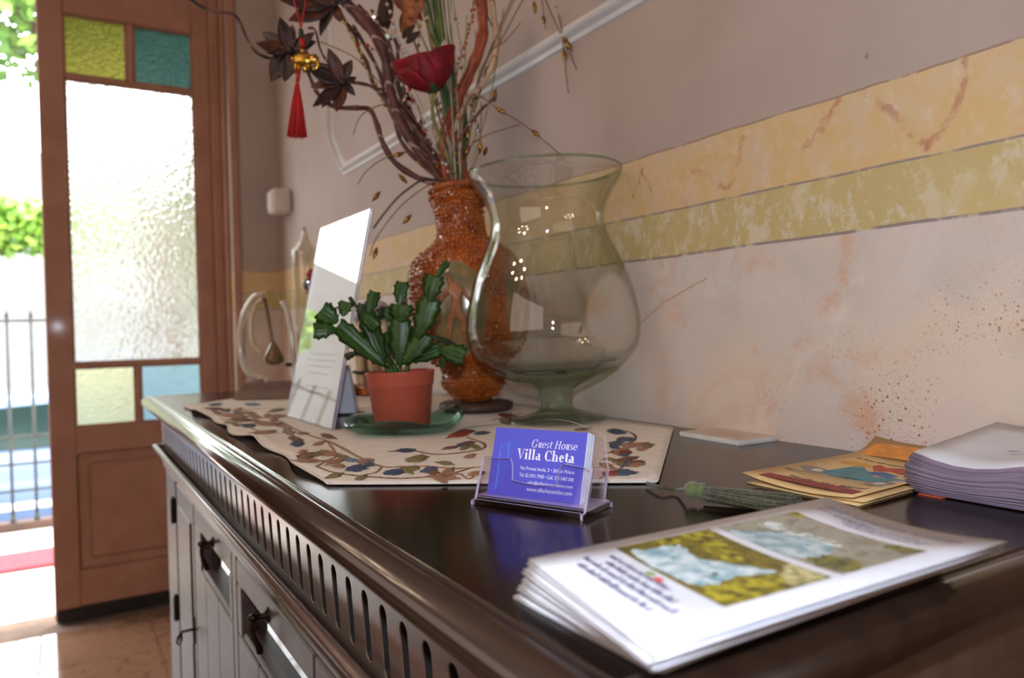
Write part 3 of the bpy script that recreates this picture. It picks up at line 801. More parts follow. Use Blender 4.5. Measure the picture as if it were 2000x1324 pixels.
for (px, py, a_, b_, rot, c_) in FL:
    a_ *= .92; b_ *= .85
    poly = []
    for k in range(16):
        an = 2 * math.pi * k / 16
        j = rnd(.78, 1.12)
        ex, ey = a_ * math.cos(an) * j, b_ * math.sin(an) * j * (1 - .25 * math.cos(an))
        poly.append((px + ex * math.cos(rot) - ey * math.sin(rot), py + ex * math.sin(rot) + ey * math.cos(rot)))
    mb = MB(); ns_ = max(5, int(b_ * 1.1) + 2)
    for k in range(ns_):
        o_ = (k + .5) / ns_ * 2 - 1; ends = []
        for sg_ in (-1, 1):
            ex = a_ * sg_ * math.sqrt(max(.05, 1 - o_ * o_)) * rnd(.72, 1.15); ey = b_ * o_ * (1 if sg_ < 0 else 1.05) + rnd(-.6, .6)
            ends.append((px + ex * math.cos(rot) - ey * math.sin(rot), py + ex * math.sin(rot) + ey * math.cos(rot)))
        (xa, ya_), (xb_, yb_) = ends; P = [on_cloth(lerp(xa, xb_, q), lerp(ya_, yb_, q) + (.5 * b_ / ns_) * math.sin(q * 3.1), .0006) for q in (0, .25, .5, .75, 1)]
        wq = (on_cloth(px, py + b_ / ns_ * 1.25) - on_cloth(px, py)).length
        mb.tube(P, [wq * .35, wq * .95, wq, wq * .9, wq * .3], 6, flat=min(1, .0007 / max(wq, 1e-5)), nrm=(0, 0, 1))
    mb.obj('embroidered_leaf', 'thread_' + c_, run)
# tassel on the point of the runner
mat('tassel_green', (66, 62, 25), .6, sheen=.3, vary=((34, 36, 13), 300), bump=(700, .8, .001))
mat('tassel_head', (84, 96, 52), .6, sheen=.3, vary=((96, 106, 62), 300), bump=(700, .8, .001))
p0 = on_cloth(1262, 944); p1 = T(1345, 955, .010); p2 = T(1562, 984, .006)
P = smooth_path([p0, T(1290, 953, .004), T(1320, 957, .003), p1], 6)
tc = MB().tube(P, .0011, 6).tube([q + Vector((.002, .001, .0005)) for q in P], .0009, 6).obj('tassel_cord', 'tassel_green', run)
ax = (p2 - p1); tl = ax.length; ax.normalize(); sd = ax.cross(Vector((0, 0, 1))).normalized()
th = MB().ball(p1 + ax * .003, .0064, 14, (1, 1, .95)).tube([p1 + ax * .008, p1 + ax * .0115], .0058, 12).obj('tassel_head', 'tassel_head', run)
sk = MB()
for k in range(190):
    an = rnd(0, 2 * math.pi); lk = rnd(.86, 1.03); ph = rnd(0, 6); q = math.sqrt(rnd(0, 1)); s_, h_ = math.cos(an) * q, math.sin(an) * q
    pts = []
    for i in range(7):
        t_ = i / 6
        wv = lerp(.0045, .0205, min(1, t_ * 1.3)); hv = lerp(.0055, .0062, min(1, t_ * 2)) * (1 - .35 * t_)
        c0_ = p1 + ax * (.011 + (tl - .011) * t_ * lk * (1 - .05 * q))
        pts.append(c0_ + sd * (s_ * wv + .0022 * t_ * math.sin(t_ * 7 + ph)) + Vector((0, 0, -p1.z + TZ + .0015 + hv + h_ * hv + .0 - (c0_.z - p1.z))))
    sk.tube(pts, .0008, 5)
ts_ = sk.obj('tassel_skirt', 'tassel_green', run); ts_['kind'] = 'stuff'
# ================================================================== LETTERING
def ring(cx, cy, rx, ry, tx, ty, a0=0, a1=360, n=20):
    """partial ring as quads; thickness tx at the sides, ty at top and bottom"""
    out = []
    m = max(4, int(n * abs(a1 - a0) / 360))
    P = []
    for k in range(m + 1):
        an = math.radians(lerp(a0, a1, k / m))
        P.append(((cx + rx * math.cos(an), cy + ry * math.sin(an)), (cx + (rx - tx) * math.cos(an), cy + (ry - ty) * math.sin(an))))
    for k in range(m): out.append([P[k][0], P[k + 1][0], P[k + 1][1], P[k][1]])
    return out
def rect(a, b, c, d): return [[(a, b), (c, b), (c, d), (a, d)]]
def glyph(ch, s, h):
    """Bodoni-like letters: s = stem, h = hairline; returns polygons and the advance"""
    xh = .66
    sf = lambda x: rect(x - .07, 0, x + s + .07, h)
    if ch == 'V': return [[(.02, 1), (.02 + s * 1.15, 1), (.46, .0), (.40, 0)], [(.74, 1), (.74 + h, 1), (.45, 0), (.40, 0)]] + rect(-.06, 1 - h, s + .16, 1) + rect(.62, 1 - h, .9, 1), .84
    if ch == 'i': return rect(.07, 0, .07 + s, xh) + sf(.07) + rect(0, xh - h, .1, xh) + ring(.07 + s / 2, .9, s * .56, s * .56, s * .56, s * .56), s + .17
    if ch == 'l': return rect(.07, 0, .07 + s, 1.04) + sf(.07) + rect(0, 1.04 - h, .1, 1.04), s + .17
    if ch == 'a': return rect(.33, .06, .33 + s, .46) + ring(.33 + s - .2, .46, .2, .2, s * .9, h, 0, 150) + ring(.22, .19, .2, .2, s * .95, h, 60, 330) + rect(.33 + s * .6, 0, .33 + s + .1, h * 1.6), s + .46
    if ch == 'C': return ring(.42, .5, .4, .52, s * 1.05, h, 48, 312) + rect(.68, .66, .68 + h * 1.4, 1) + rect(.68, .02, .68 + h, .2), .78
    if ch == 'G': return ring(.42, .5, .4, .52, s * 1.05, h, 48, 318) + rect(.66, .66, .66 + h * 1.4, 1) + rect(.64, .04, .64 + s, .42) + rect(.54, .42 - h, .64 + s + .08, .42), .9
    if ch == 'h': return rect(.07, 0, .07 + s, 1.04) + sf(.07) + rect(0, 1.04 - h, .1, 1.04) + ring(.07 + s + .15, .46, .18, .2, s * .6, h, 0, 150) + rect(.24 + s, 0, .24 + 2 * s, .48) + sf(.24 + s), 2 * s + .36
    if ch == 'e': return ring(.27, .33, .26, .34, s * 1.0, h, 0, 322) + rect(.05, .34, .5, .34 + h), .56
    if ch == 't': return rect(.1, .08, .1 + s, .86) + rect(0, xh - h, .38, xh) + ring(.1 + s + .1, .12, .14, .13, s * .5, h, 180, 330), .4
    if ch == 'u': return rect(.07, .14, .07 + s, xh) + rect(0, xh - h, .1, xh) + ring(.07 + s + .12, .16, .14 + s * .4, .17, s * .6, h, 180, 330) + rect(.3, 0, .3 + s, xh) + rect(.22, xh - h, .32, xh) + rect(.3, 0, .3 + s + .08, h), s + .4
    if ch == 's': return ring(.2, .5, .17, .17, s * .7, h * 1.3, 40, 270) + ring(.2, .17, .18, .18, s * .8, h * 1.3, -140, 90), .42
    if ch == 'o': return ring(.28, .33, .27, .34, s, h), .58
    if ch == 'H': return rect(.07, 0, .07 + s, 1) + sf(.07) + rect(0, 1 - h, s + .14, 1) + rect(.56, 0, .56 + s, 1) + sf(.56) + rect(.49, 1 - h, .63 + s, 1) + rect(.07 + s, .5, .56, .5 + h), .72 + s
    return [], .3
def serif(text, s, h, shear=0.):
    polys = []; x = 0
    for ch in text:
        g, adv = glyph(ch, s, h)
        polys += [[(x + a + b * shear, b) for a, b in p] for p in g]
        x += adv + .045
    return polys, x
def set_type(mb, polys, width, size, right, base, f, lift, cond=1.):
    """lay polygons out right-aligned at (right, base) through f(a, b, lift)"""
    k = size
    for p in polys:
        q = [(right + (a - width) * k * cond, base + b * k) for a, b in p]
        mb.add([f(a, b, lift) for a, b in q], [tuple(range(len(q)))])
def font_polys(text, size):
    cu = bpy.data.curves.new('tmp_text', 'FONT'); cu.body = text; cu.size = size; cu.resolution_u = 2
    ob = bpy.data.objects.new('tmp_text', cu); C.objects.link(ob)
    dg = bpy.context.evaluated_depsgraph_get()
    me = bpy.data.meshes.new_from_object(ob.evaluated_get(dg))
    V = [tuple(v.co) for v in me.vertices]; F = [tuple(p.vertices) for p in me.polygons]
    bpy.data.objects.remove(ob); bpy.data.meshes.remove(me); bpy.data.curves.remove(cu)
    return V, F, max([v[0] for v in V] + [0])
def squiggle(mb, x0, x1, yb, hgt, f, lift, seed=0):
    """a row of word-like strokes for print too small to read"""
    rr = random.Random(seed); x = x0
    while x < x1:
        wl = min(rr.uniform(hgt * 1.5, hgt * 5), x1 - x)
        a = x
        while a < x + wl:
            b = min(a + hgt * rr.uniform(.25, .5), x + wl)
            t = yb + hgt * rr.choice((.55, .55, .6, 1))
            mb.add([f(a, yb, lift), f(b, yb, lift), f(b, t, lift), f(a, t, lift)], [(0, 1, 2, 3)])
            a = b + hgt * rr.uniform(.12, .22)
        x += wl + hgt * .6

# ================================================================== CARD HOLDER AND BUSINESS CARDS
def clear(name, col, rough=.02, ior=1.49):
    return mat(name, col, rough, trans=1., ior=ior, vary=(tuple(max(0, q - 3) for q in col), 4))
def thin_glass(name, col, edge, rough=.0, ior=1.48, bump=None):
    """thin clear wall: see-through with Fresnel reflection, a little darker and tinted at the turning edge"""
    m = bpy.data.materials.new(name); m.use_nodes = True
    n = NT(m); t_ = n.n
    lw = t_.new('ShaderNodeLayerWeight'); lw.inputs['Blend'].default_value = .25
    tr = t_.new('ShaderNodeBsdfTransparent'); gl = t_.new('ShaderNodeBsdfGlossy'); gl.inputs['Roughness'].default_value = rough
    n.link(n.mix(n.math('POWER', lw.outputs['Facing'], 3.), col, edge), tr.inputs['Color'])
    ge = t_.new('ShaderNodeNewGeometry'); dt = t_.new('ShaderNodeVectorMath'); dt.operation = 'DOT_PRODUCT'
    n.link(ge.outputs['Normal'], dt.inputs[0]); n.link(ge.outputs['Incoming'], dt.inputs[1])
    f0 = ((ior - 1) / (ior + 1)) ** 2
    sch = n.math('MULTIPLY_ADD', n.math('POWER', n.math('SUBTRACT', 1., n.math('ABSOLUTE', dt.outputs['Value'])), 5.), 1 - f0, f0)
    mx = t_.new('ShaderNodeMixShader'); n.link(sch, mx.inputs[0]); n.link(tr.outputs[0], mx.inputs[1]); n.link(gl.outputs[0], mx.inputs[2])
    n.link(mx.outputs[0], t_['Material Output'].inputs['Surface'])
    if bump:
        b = t_.new('ShaderNodeBump'); b.inputs['Strength'].default_value = bump[1]; b.inputs['Distance'].default_value = .002
        n.link(n.noise(n.coord(), bump[0], 2), b.inputs['Height']); n.link(b.outputs[0], gl.inputs['Normal'])
    MATS[name] = m
thin_glass('acrylic', (251, 249, 253), (226, 220, 234), .02, 1.49)
mat('acrylic_edge', (206, 196, 222), .15, trans=.35, vary=((196, 186, 214), 60))
mat('card_blue', (86, 88, 204), .45, vary=((82, 84, 198), 12))
mat('card_paper', (222, 226, 240), .6, vary=((212, 216, 232), 200))
mat('print_white', (240, 240, 250), .5, vary=((232, 232, 244), 50))
mat('print_cyan', (86, 136, 232), .5, vary=((80, 128, 224), 50))
fl_, fr_ = T(917.6, 984.8), T(1140.8, 1017.2)
ha = (fr_ - fl_).normalized(); hb = Vector((-ha.y, ha.x, 0)); HW = (fr_ - fl_).length
hz = Vector((0, 0, 1))
def H(u, w_, z): return fl_ + ha * u + hb * w_ + hz * z
LEAN = math.radians(17.8)
ln = lambda z: z * math.tan(LEAN)
hd = thing('card_holder', tuple(H(HW / 2, .02, 0)), 'clear acrylic business card holder at the front of the sideboard', 'card holder')
class Slab(MB):
    # clear sheet: faces see-through, cut edges brighter
    def obj(s, name, m, parent=None, org=(0, 0, 0), smooth=False, mats=None):
        n = max(len(f) for f in s.F)
        s.fm = [0 if len(f) == n and i < 2 else 1 for i, f in enumerate(s.F)]
        return mesh(name, s.V, s.F, None, parent, org, False, [m, 'acrylic_edge'], s.fm)
def slab(f2, poly, th, dirv):
    return Slab().prism(poly, lambda a, b, h: f2(a, b) + Vector(dirv) * h, th)
# side plates: foot plus riser
foot = [(0, 0), (.043, 0), (.043, .004), (.030 + ln(.006), .0062), (.030 + ln(.03), .030), (.005 + ln(.033), .033), (.0045, .004), (0, .003)]
for u in (0.001, HW - .003):
    slab(lambda a, b, u=u: H(u, a, b), foot, .002, ha).obj('side_plate', 'acrylic', hd, smooth=False)
slab(lambda a, b: H(a, .0065, b), [(.001, .0045), (HW - .001, .0045), (HW - .001, .0062), (.001, .0062)], .032, hb).obj('tray_floor', 'acrylic', hd, smooth=False)
slab(lambda a, b: H(a, .0, b), [(.003, .0), (HW - .003, .0), (HW - .003, .0045), (.003, .0045)], .0018, hb).obj('front_foot', 'acrylic', hd, smooth=False)
# front lip with the swept thumb cut-out
lip = [(.001, .006), (HW - .001, .006), (HW - .001, .0320), (.76 * HW, .0335)]
for k in range(7):
    t_ = k / 6; an = math.pi / 2 * t_
    lip.append(((.735 - .03 * math.sin(an)) * HW, (.0335) - .0140 * (1 - math.cos(an))))
lip += [((.69 - .37 * k / 6) * HW, .0190 - .0015 * math.sin(math.pi * k / 6)) for k in range(7)]
for k in range(7):
    t_ = k / 6; an = math.pi / 2 * (1 - t_)
    lip.append(((.285 + .0 + .03 * math.sin(an) - .02 * t_) * HW, (.0335) - .0140 * (1 - math.cos(an))))
lip += [(.24 * HW, .0335), (.001, .0320)]
slab(lambda a, b: H(a, .005 + ln(b), b), lip, .002, hb).obj('front_lip', 'acrylic', hd, smooth=False)
back = [(.001, .006), (HW - .001, .006), (HW - .001, .03)] + [(HW * (.93 - .86 * k / 16), .0510 + .0095 * math.sin(math.pi * k / 16)) for k in range(17)] + [(.001, .03)]
slab(lambda a, b: H(a, .0265 + ln(b), b), back, .002, hb).obj('back_plate', 'acrylic', hd, smooth=False)
# cards: real size 85 x 55, leaning against the back plate
CWD, CHT = .0782, .0506
CS = .92
ca = (ha * math.cos(.05) + hb * math.sin(.05)).normalized(); cb = Vector((-ca.y, ca.x, 0))
cn = (hz * math.cos(LEAN) + cb * math.sin(LEAN))           # up along the card
cout = (cn.cross(ca)).normalized()
if cout.dot(hb) > 0: cout = -cout                          # towards the viewer
NC = 29; CT = .00040
cardbase = H(.0072, .0116, .0064) - cout * (NC * CT * 1.02)   # lower corner of the rearmost card
def CP(a, b, lift=0., k=0): return cardbase + ca * a * CS + cn * b * CS + cout * (CT * 1.02 * (k + 1) + lift)
def box_card(k, du=0.):
    P = [(0, 0), (CWD, 0), (CWD, CHT), (0, CHT)]
    V = [cardbase + ca * (a + du) + cn * b + cout * (CT * 1.02 * k) for a, b in P] + [cardbase + ca * (a + du) + cn * b + cout * (CT * 1.02 * k + CT) for a, b in P]
    F = [(0, 1, 2, 3), (7, 6, 5, 4)] + [(i, i + 4, (i + 1) % 4 + 4, (i + 1) % 4) for i in range(4)]
    return V, F
V, F = box_card(0)
c0 = mesh('business_card', V, F, 'card_paper', None, tuple(cardbase), smooth=False)
tag(c0, 'white business card edge packed behind the blue one in the holder', 'business card', 'cards stacked in the acrylic holder')
for k in range(1, NC - 1):
    o = c0.copy(); C.objects.link(o)
    o.location = cardbase + cout * (CT * 1.02 * k) + ca * rnd(-.0004, .0004)
V, F = box_card(NC - 1)
fc = mesh('business_card', V, F, None, None, tuple(cardbase), smooth=False, mats=['card_paper', 'card_blue'], fm=[0, 1, 0, 0, 0, 0])
# make sure the printed face is the one towards the viewer
fc.data.polygons[0].material_index = 0; fc.data.polygons[1].material_index = 1
tag(fc, 'blue business card with white lettering, front card in the holder', 'business card', 'cards stacked in the acrylic holder')
fcp = lambda a, b, l: CP(a, b, l, NC - 1)
mb = MB()
p_, w_ = serif('Guest House', .115, .045, .2); set_type(mb, p_, w_, .0064, .0775, .0406, fcp, .00012, 1.0)
p_, w_ = serif('Villa Cheta', .2, .05); set_type(mb, p_, w_, .0082, .0768, .0306, fcp, .00012, .98)
for txt, size, base in (('Via Privata Imola, 3 \u2022 20156 Milano', .0040, .0222), ('Tel. 02.3931.7958 \u2022 Cell. 329.3487.008', .0040, .0166), ('info@villachetamilano.com', .0038, .0112), ('www.villachetamilan.com', .0046, .0058)):
    V, F, wd = font_polys(txt, size)
    k = (.049 if base > .012 else .0405) / wd
    mb.add([fcp(.0775 - (wd - v[0]) * k, base + v[1], .00012) for v in V], F)
mb.obj('lettering', 'print_white', fc, smooth=False)
mb = MB()
rr = random.Random(3)
for k in range(7):
    a0, b0 = .004 + k * .0012, .003; 
    P = smooth_path([CP(a0 + .001 * i + .0022 * math.sin(i * .9 + k), b0 + i * .0078 + k * .0006, .0001, NC - 1) for i in range(6)], 4)
    mb.tube(P, .00014, 4)
for k in range(5):
    P = smooth_path([CP(.012 + i * .0042, .036 + k * .0014 + i * .0022 + .001 * math.sin(i + k), .0001, NC - 1) for i in range(4)], 3); mb.tube(P, .00012, 4)
mb.obj('line_drawing', 'print_cyan', fc, smooth=False)

# ================================================================== LEAFLETS AT THE NEAR END
mat('leaflet_paper', (226, 228, 240), .38, vary=((220, 222, 234), 30))
mat('ink_violet', (84, 76, 126), .6, vary=((76, 68, 116), 80))
mat('ink_grey', (140, 138, 158), .6, vary=((128, 126, 148), 80))
mat('ink_red', (216, 96, 92), .6, vary=((206, 86, 84), 80)); mat('ink_green', (150, 170, 110), .6, vary=((140, 160, 100), 80))
def photo_mat(name, stops, scale, loc, dist=1.2):
    m = bpy.data.materials.new(name); m.use_nodes = True
    n = NT(m); v = n.mapping(n.coord(), (1, 1, .2), loc)
    a = n.noise(v, scale, 6, .62, dist)
    big = n.noise(n.mapping(v, loc=(3, 1, 0)), scale * .45, 2, .5, .4)
    f = n.math('ADD', n.math('MULTIPLY', a, .62), n.math('MULTIPLY', big, .38))
    n.color(n.ramp(f, stops)); n.b.inputs['Roughness'].default_value = .35
    MATS[name] = m
photo_mat('photo_falls', [(.3, (52, 44, 30)), (.42, (84, 76, 32)), (.5, (128, 116, 34)), (.58, (92, 84, 34)), (.7, (58, 48, 30))], 70, (2, 3, 0))
photo_mat('photo_pool', [(.3, (96, 92, 78)), (.44, (140, 136, 122)), (.52, (168, 164, 150)), (.6, (128, 122, 106)), (.72, (96, 92, 76))], 60, (7, 2, 0))
LA, LB, LC, LD = T(1032, 1087, .025), T(1275, 1268, .025), T(1968, 1076, .022), T(1618, 979, .024)   # corners of the top leaflet
BA, BB = T(1008, 1170, 0), T(1285, 1316, 0)
BC = BB + (LC - LB) * .97 + Vector((0, .020, 0)); BD = BA + (LD - LA) * .98 + Vector((0, -.006, 0))
def leaflet_f(k, n_, th):
    t_ = k / (n_ - 1)
    tt = min(1, t_ * 1.25) if t_ < .55 else lerp(.7, 1, (t_ - .55) / .45)
    j = random.Random(k * 7 + 1)
    dx_, dy_ = (0, 0) if k == n_ - 1 else (j.uniform(-.0015, .0015), j.uniform(-.0015, .0015))
    q = [lerp(b, a, tt) + Vector((dx_, dy_, 0)) for a, b in ((LA, BA), (LB, BB), (LC, BC), (LD, BD))]
    for p in q: p.z = 0
    zt = TZ + th * (k + 1)
    cur = t_
    def f(u, v, lift=0.):
        p = lerp(lerp(q[0], q[3], u), lerp(q[1], q[2], u), v)
        p.z = zt + lift + cur * (.0045 * (2 * v - 1) ** 2 * u - .002 * u)
        return p
    return f
NL = 24; LT = .00100
prev = None
for k in range(NL):
    f = leaflet_f(k, NL, LT)
    o = MB().grid(lambda u, v: f(u, v), 6, 6, (0, 0, .0009)).obj('leaflet', 'leaflet_paper', None, tuple(f(.5, .5)))
    if k < NL - 1: tag(o, 'white leaflet in the fanned pile under the top one with photos', 'leaflet', 'leaflets piled at the near end')
top = o
tag(top, 'white leaflet with two landscape photographs, top of the fanned pile', 'leaflet', 'leaflets piled at the near end')
tf = f
def patch(u0, u1, v0, v1, m, nm):
    return MB().grid(lambda a, b: tf(lerp(u0, u1, a), lerp(v0, v1, b), .0002), 5, 5).obj(nm, m, top)
patch(.215, .505, .085, .855, 'photo_falls', 'printed_photo')
patch(.535, .815, .085, .855, 'photo_pool', 'printed_photo')
for nm, c1, c2, sc_ in (('photo_water', (222, 232, 238), (128, 168, 182), 110), ('photo_olive', (184, 172, 44), (76, 66, 26), 200), ('photo_sand', (216, 210, 156), (126, 118, 54), 170), ('photo_lake', (120, 156, 170), (196, 210, 214), 110), ('photo_foam', (224, 230, 232), (150, 160, 146), 200), ('photo_moss', (128, 128, 54), (66, 62, 36), 220)):
    mat(nm, c1, .35, vary=(c2, sc_))
def shape(u0, u1, pts, m, lift, wob=.03, seed_=0):
    """irregular printed shape inside a photograph; pts in photo coordinates"""
    r2 = random.Random(seed_); P = [Vector((a, b)) for a, b in pts]; n = len(P); out = []
    for i in range(n):
        a, b, c, d = P[i - 1], P[i], P[(i + 1) % n], P[(i + 2) % n]
        for j in range(4):
            t = j / 4
            q = .5 * (2 * b + (c - a) * t + (2 * a - 5 * b + 4 * c - d) * t * t + (3 * b - a - 3 * c + d) * t ** 3)
            out.append((min(1, max(0, q.x + r2.uniform(-wob, wob))), min(1, max(0, q.y + r2.uniform(-wob, wob)))))
    MB().prism(out, lambda a, b, h: tf(lerp(u0, u1, a), lerp(.085, .855, b), lift + h), .00003).obj('photo_detail', m, top, smooth=False)
A_, B_ = (.215, .505), (.535, .815)
shape(*A_, [(.08, .08), (.24, .13), (.5, .12), (.5, .26), (.47, .4), (.58, .52), (.7, .66), (.78, .78), (.6, .74), (.4, .72), (.2, .74), (.06, .66), (.03, .45), (.04, .25)], 'photo_water', .00025, .02, 1)
shape(*A_, [(.36, .0), (.56, .01), (.58, .1), (.48, .14), (.36, .1)], 'photo_olive', .0003, .02, 2)
shape(*A_, [(.66, .0), (.96, .02), (.9, .2), (.8, .5), (.62, .5), (.6, .3), (.66, .18)], 'photo_olive', .0003, .04, 3)
shape(*A_, [(.1, .78), (.35, .76), (.6, .78), (.7, .9), (.5, 1), (.1, .98), (.02, .88)], 'photo_olive', .0003, .04, 4)
shape(*A_, [(.72, .8), (.98, .72), (1, .98), (.7, 1)], 'photo_sand', .0003, .03, 5)
shape(*A_, [(.2, .42), (.34, .4), (.4, .55), (.3, .66), (.18, .58)], 'photo_moss', .00035, .03, 6)
shape(*B_, [(.02, .12), (.3, .2), (.5, .3), (.55, .55), (.4, .72), (.1, .7), (.0, .5)], 'photo_lake', .00025, .03, 7)
shape(*B_, [(.4, .28), (.6, .3), (.68, .5), (.6, .64), (.5, .55), (.46, .42)], 'photo_foam', .0003, .03, 8)
shape(*B_, [(.42, .08), (.6, .1), (.58, .2), (.44, .2)], 'photo_foam', .0003, .03, 9)
shape(*B_, [(.06, .72), (.3, .74), (.3, .96), (.04, .98)], 'photo_moss', .0003, .04, 10)
shape(*B_, [(.86, .78), (1, .8), (1, 1), (.84, .98)], 'photo_moss', .0003, .03, 11)
shape(*B_, [(.92, .0), (1, .0), (1, .1), (.9, .08)], 'photo_olive', .0003, .01, 12)
shape(*B_, [(.1, .5), (.28, .52), (.3, .62), (.14, .62)], 'photo_sand', .0003, .02, 13)
tl2 = lambda a, b, l: tf(b, a, l)       # a runs across the leaflet, b along it
mb = MB()
V, F, wd = font_polys('B&B Romantica Rosanna', 1.0)
mb.add([tl2(.09 + v[0] / wd * .78 + v[1] * .012, .925 + v[1] * .042, .0003) for v in V], F)
mb.obj('title_print', 'ink_grey', top, smooth=False)
mb = MB()
for k, (a0, a1, b) in enumerate(((.1, .45, .895), (.22, .72, .885), (.3, .8, .868), (.34, .78, .85))): squiggle(mb, a0, a1, b, .012, tl2, .0003, k)
mb.obj('small_print', 'ink_grey', top, smooth=False)
mb = MB()
for k, (a0, a1, b) in enumerate(((.16, .62, .172), (.22, .72, .142), (.12, .8, .112), (.18, .74, .08))): squiggle(mb, a0, a1, b, .02, tl2, .0003, k + 9)
mb.obj('address_print', 'ink_violet', top, smooth=False)
for q, m in (((.43, .195), 'ink_green'), ((.5, .190), 'ink_red')):
    MB().prism([(q[0] + .028 * math.cos(i * .63), q[1] + .010 * math.sin(i * .63)) for i in range(10)], lambda a, b, h: tl2(a, b, .0002 + h), .0002).obj('logo_print', m, top, smooth=False)

# ================================================================== PALE CARDS BY THE WALL
mat('pale_card', (228, 226, 222), .6, vary=((220, 216, 210), 40)); mat('pale_card_top', (216, 198, 184), .6, vary=((208, 188, 174), 40))
qa, qb = T(1335, 850), T(1450, 869)
va = (qb - qa).normalized(); vb = Vector((-va.y, va.x, 0))
if vb.x < 0: vb = -vb
def pcard(k, m, lab, mats=None):
    th = .0008; d = Vector((rnd(-.001, .001), rnd(-.001, .001), 0)) - (vb * .006)
    P = [qa, qb, qb + vb * .055, qa + vb * .055]
    P = [p + d for p in P]
    z = TZ + k * .00085
    V = [(p.x, p.y, z) for p in P] + [(p.x, p.y, z + th) for p in P]
    F = [(3, 2, 1, 0), (4, 5, 6, 7)] + [(i, (i + 1) % 4, (i + 1) % 4 + 4, i + 4) for i in range(4)]
    o = mesh('pale_card', V, F, m, None, tuple(P[0]), smooth=False, mats=mats, fm=[0, 1, 0, 0, 0, 0] if mats else None)
    return tag(o, lab, 'card', 'pale cards against the wall'), V
for k in range(5): pcard(k, 'pale_card', 'plain pale card in the small pile lying against the wall')
pc, PV = pcard(5, None, 'pink-topped card with faint print, top of the small pile by the wall', ['pale_card', 'pale_card_top'])
mb = MB()
pf = lambda a, b, l: Vector(PV[4]).lerp(Vector(PV[5]), a) + (Vector(PV[7]) - Vector(PV[4])) * b + Vector((0, 0, l))
for k, (a0, a1, b) in enumerate(((.3, .8, .3), (.35, .85, .45), (.3, .7, .6))): squiggle(mb, a0, a1, b, .04, pf, .0002, k)
mat('ink_rose', (172, 140, 124), .6, vary=((160, 128, 112), 60))
mb.obj('small_print', 'ink_rose', pc, smooth=False)

# ================================================================== ORANGE FLYERS WITH A SCOOTER
mat('flyer_paper', (222, 190, 138), .45, vary=((216, 182, 128), 20)); 
for nm, c_ in (('fl_maroon', (150, 58, 58)), ('fl_blue', (74, 112, 168)), ('fl_teal', (84, 148, 164)), ('fl_red', (190, 84, 62)), ('fl_grey', (146, 140, 136)), ('fl_yellow', (226, 172, 74)), ('fl_orange', (232, 154, 70)), ('fl_lilac', (160, 152, 184)), ('fl_white', (232, 224, 206)), ('fl_brown', (120, 84, 60))):
    mat(nm, c_, .5, vary=(tuple(int(v * .88) for v in c_), 90))
fa, fb = T(1458, 937, .003), T(1676, 981, .003)
fdir = Vector((.97, .06, 0)).normalized(); FLN = .197
def flyer_f(k):
    d = Vector(((0, .002, -.003)[k], (0, -.003, .002)[k], 0)); z = TZ + .0009 + k * .0010
    def f(a, b, l=0.):
        p = lerp(fa, fb, a) + fdir * (FLN * b) + d
        cu = .0 if k == 0 else .004 * k / 2
        return Vector((min(p.x, WX - .001), p.y, z + l + cu * ((2 * a - 1) ** 2) + (.012 * max(0, (b - .82) / .18) ** 2) + cu * .6 * (1 - b) ** 2 * (1 - a)))
    return f
for k in range(3):
    ff = flyer_f(k)
    o = MB().grid(lambda u, v: ff(u, v), 6, 10, (0, 0, .0007)).obj('flyer', 'flyer_paper', None, tuple(ff(.5, .5)))
    if k < 2: tag(o, 'ochre flyer mostly hidden under the scooter flyer', 'flyer', 'ochre flyers')
tag(o, 'ochre flyer with a scooter picture and maroon band, top one', 'flyer', 'ochre flyers')
def ink(nm, m, poly, h=.0002):
    MB().prism(poly, lambda a, b, l: ff(a, b, .0002 + l), h).obj(nm, m, o, smooth=False)
ell = lambda x, y, rx, ry, n=18: [(x + rx * math.cos(2 * math.pi * i / n), y + ry * math.sin(2 * math.pi * i / n)) for i in range(n)]
ink('printed_band', 'fl_maroon', [(.1, .045), (.94, .045), (.94, .115), (.1, .115)])
ink('printed_ground', 'fl_grey', [(.06, .245), (.95, .235), (.95, .25), (.06, .262)])
ink('printed_wheel', 'fl_grey', ell(.2, .36, .13, .052)); ink('printed_hub', 'fl_white', ell(.21, .36, .06, .026), .0003)
ink('printed_wheel', 'fl_grey', ell(.84, .31, .12, .05)); ink('printed_hub', 'fl_white', ell(.84, .31, .05, .02), .0003)
ink('printed_scooter', 'fl_teal', [(.26, .36), (.34, .45), (.3, .58), (.36, .6), (.46, .44), (.58, .33), (.8, .34), (.9, .42), (.8, .46), (.62, .43), (.5, .5), (.4, .42), (.36, .33)])
ink('printed_rider', 'fl_blue', [(.46, .42), (.6, .48), (.74, .46), (.78, .5), (.6, .56), (.48, .52), (.42, .46)], .0004)
ink('printed_jacket', 'fl_red', [(.5, .56), (.62, .6), (.74, .56), (.8, .64), (.66, .7), (.5, .66), (.4, .7), (.38, .65)], .0004)
ink('printed_passenger', 'fl_lilac', [(.56, .68), (.74, .7), (.86, .66), (.84, .76), (.66, .76)], .0003)
ink('printed_sun', 'fl_yellow', [(.1, .64), (.3, .68), (.42, .64), (.36, .6), (.16, .58)])
ink('printed_smoke', 'fl_lilac', [(.9, .36), (.98, .4), (.98, .52), (.9, .5)])
ink('printed_banner', 'fl_orange', [(.06, .82), (.94, .82), (.94, .96), (.06, .96)])
mb = MB()
for k, (a0, a1, b, hh) in enumerate(((.12, .9, .068, .018), (.18, .88, .095, .014))): squiggle(mb, a0, a1, b, hh, lambda a, b_, l: ff(a, b_, l), .0005, k + 30)
mb.obj('printed_lines', 'fl_yellow', o, smooth=False)
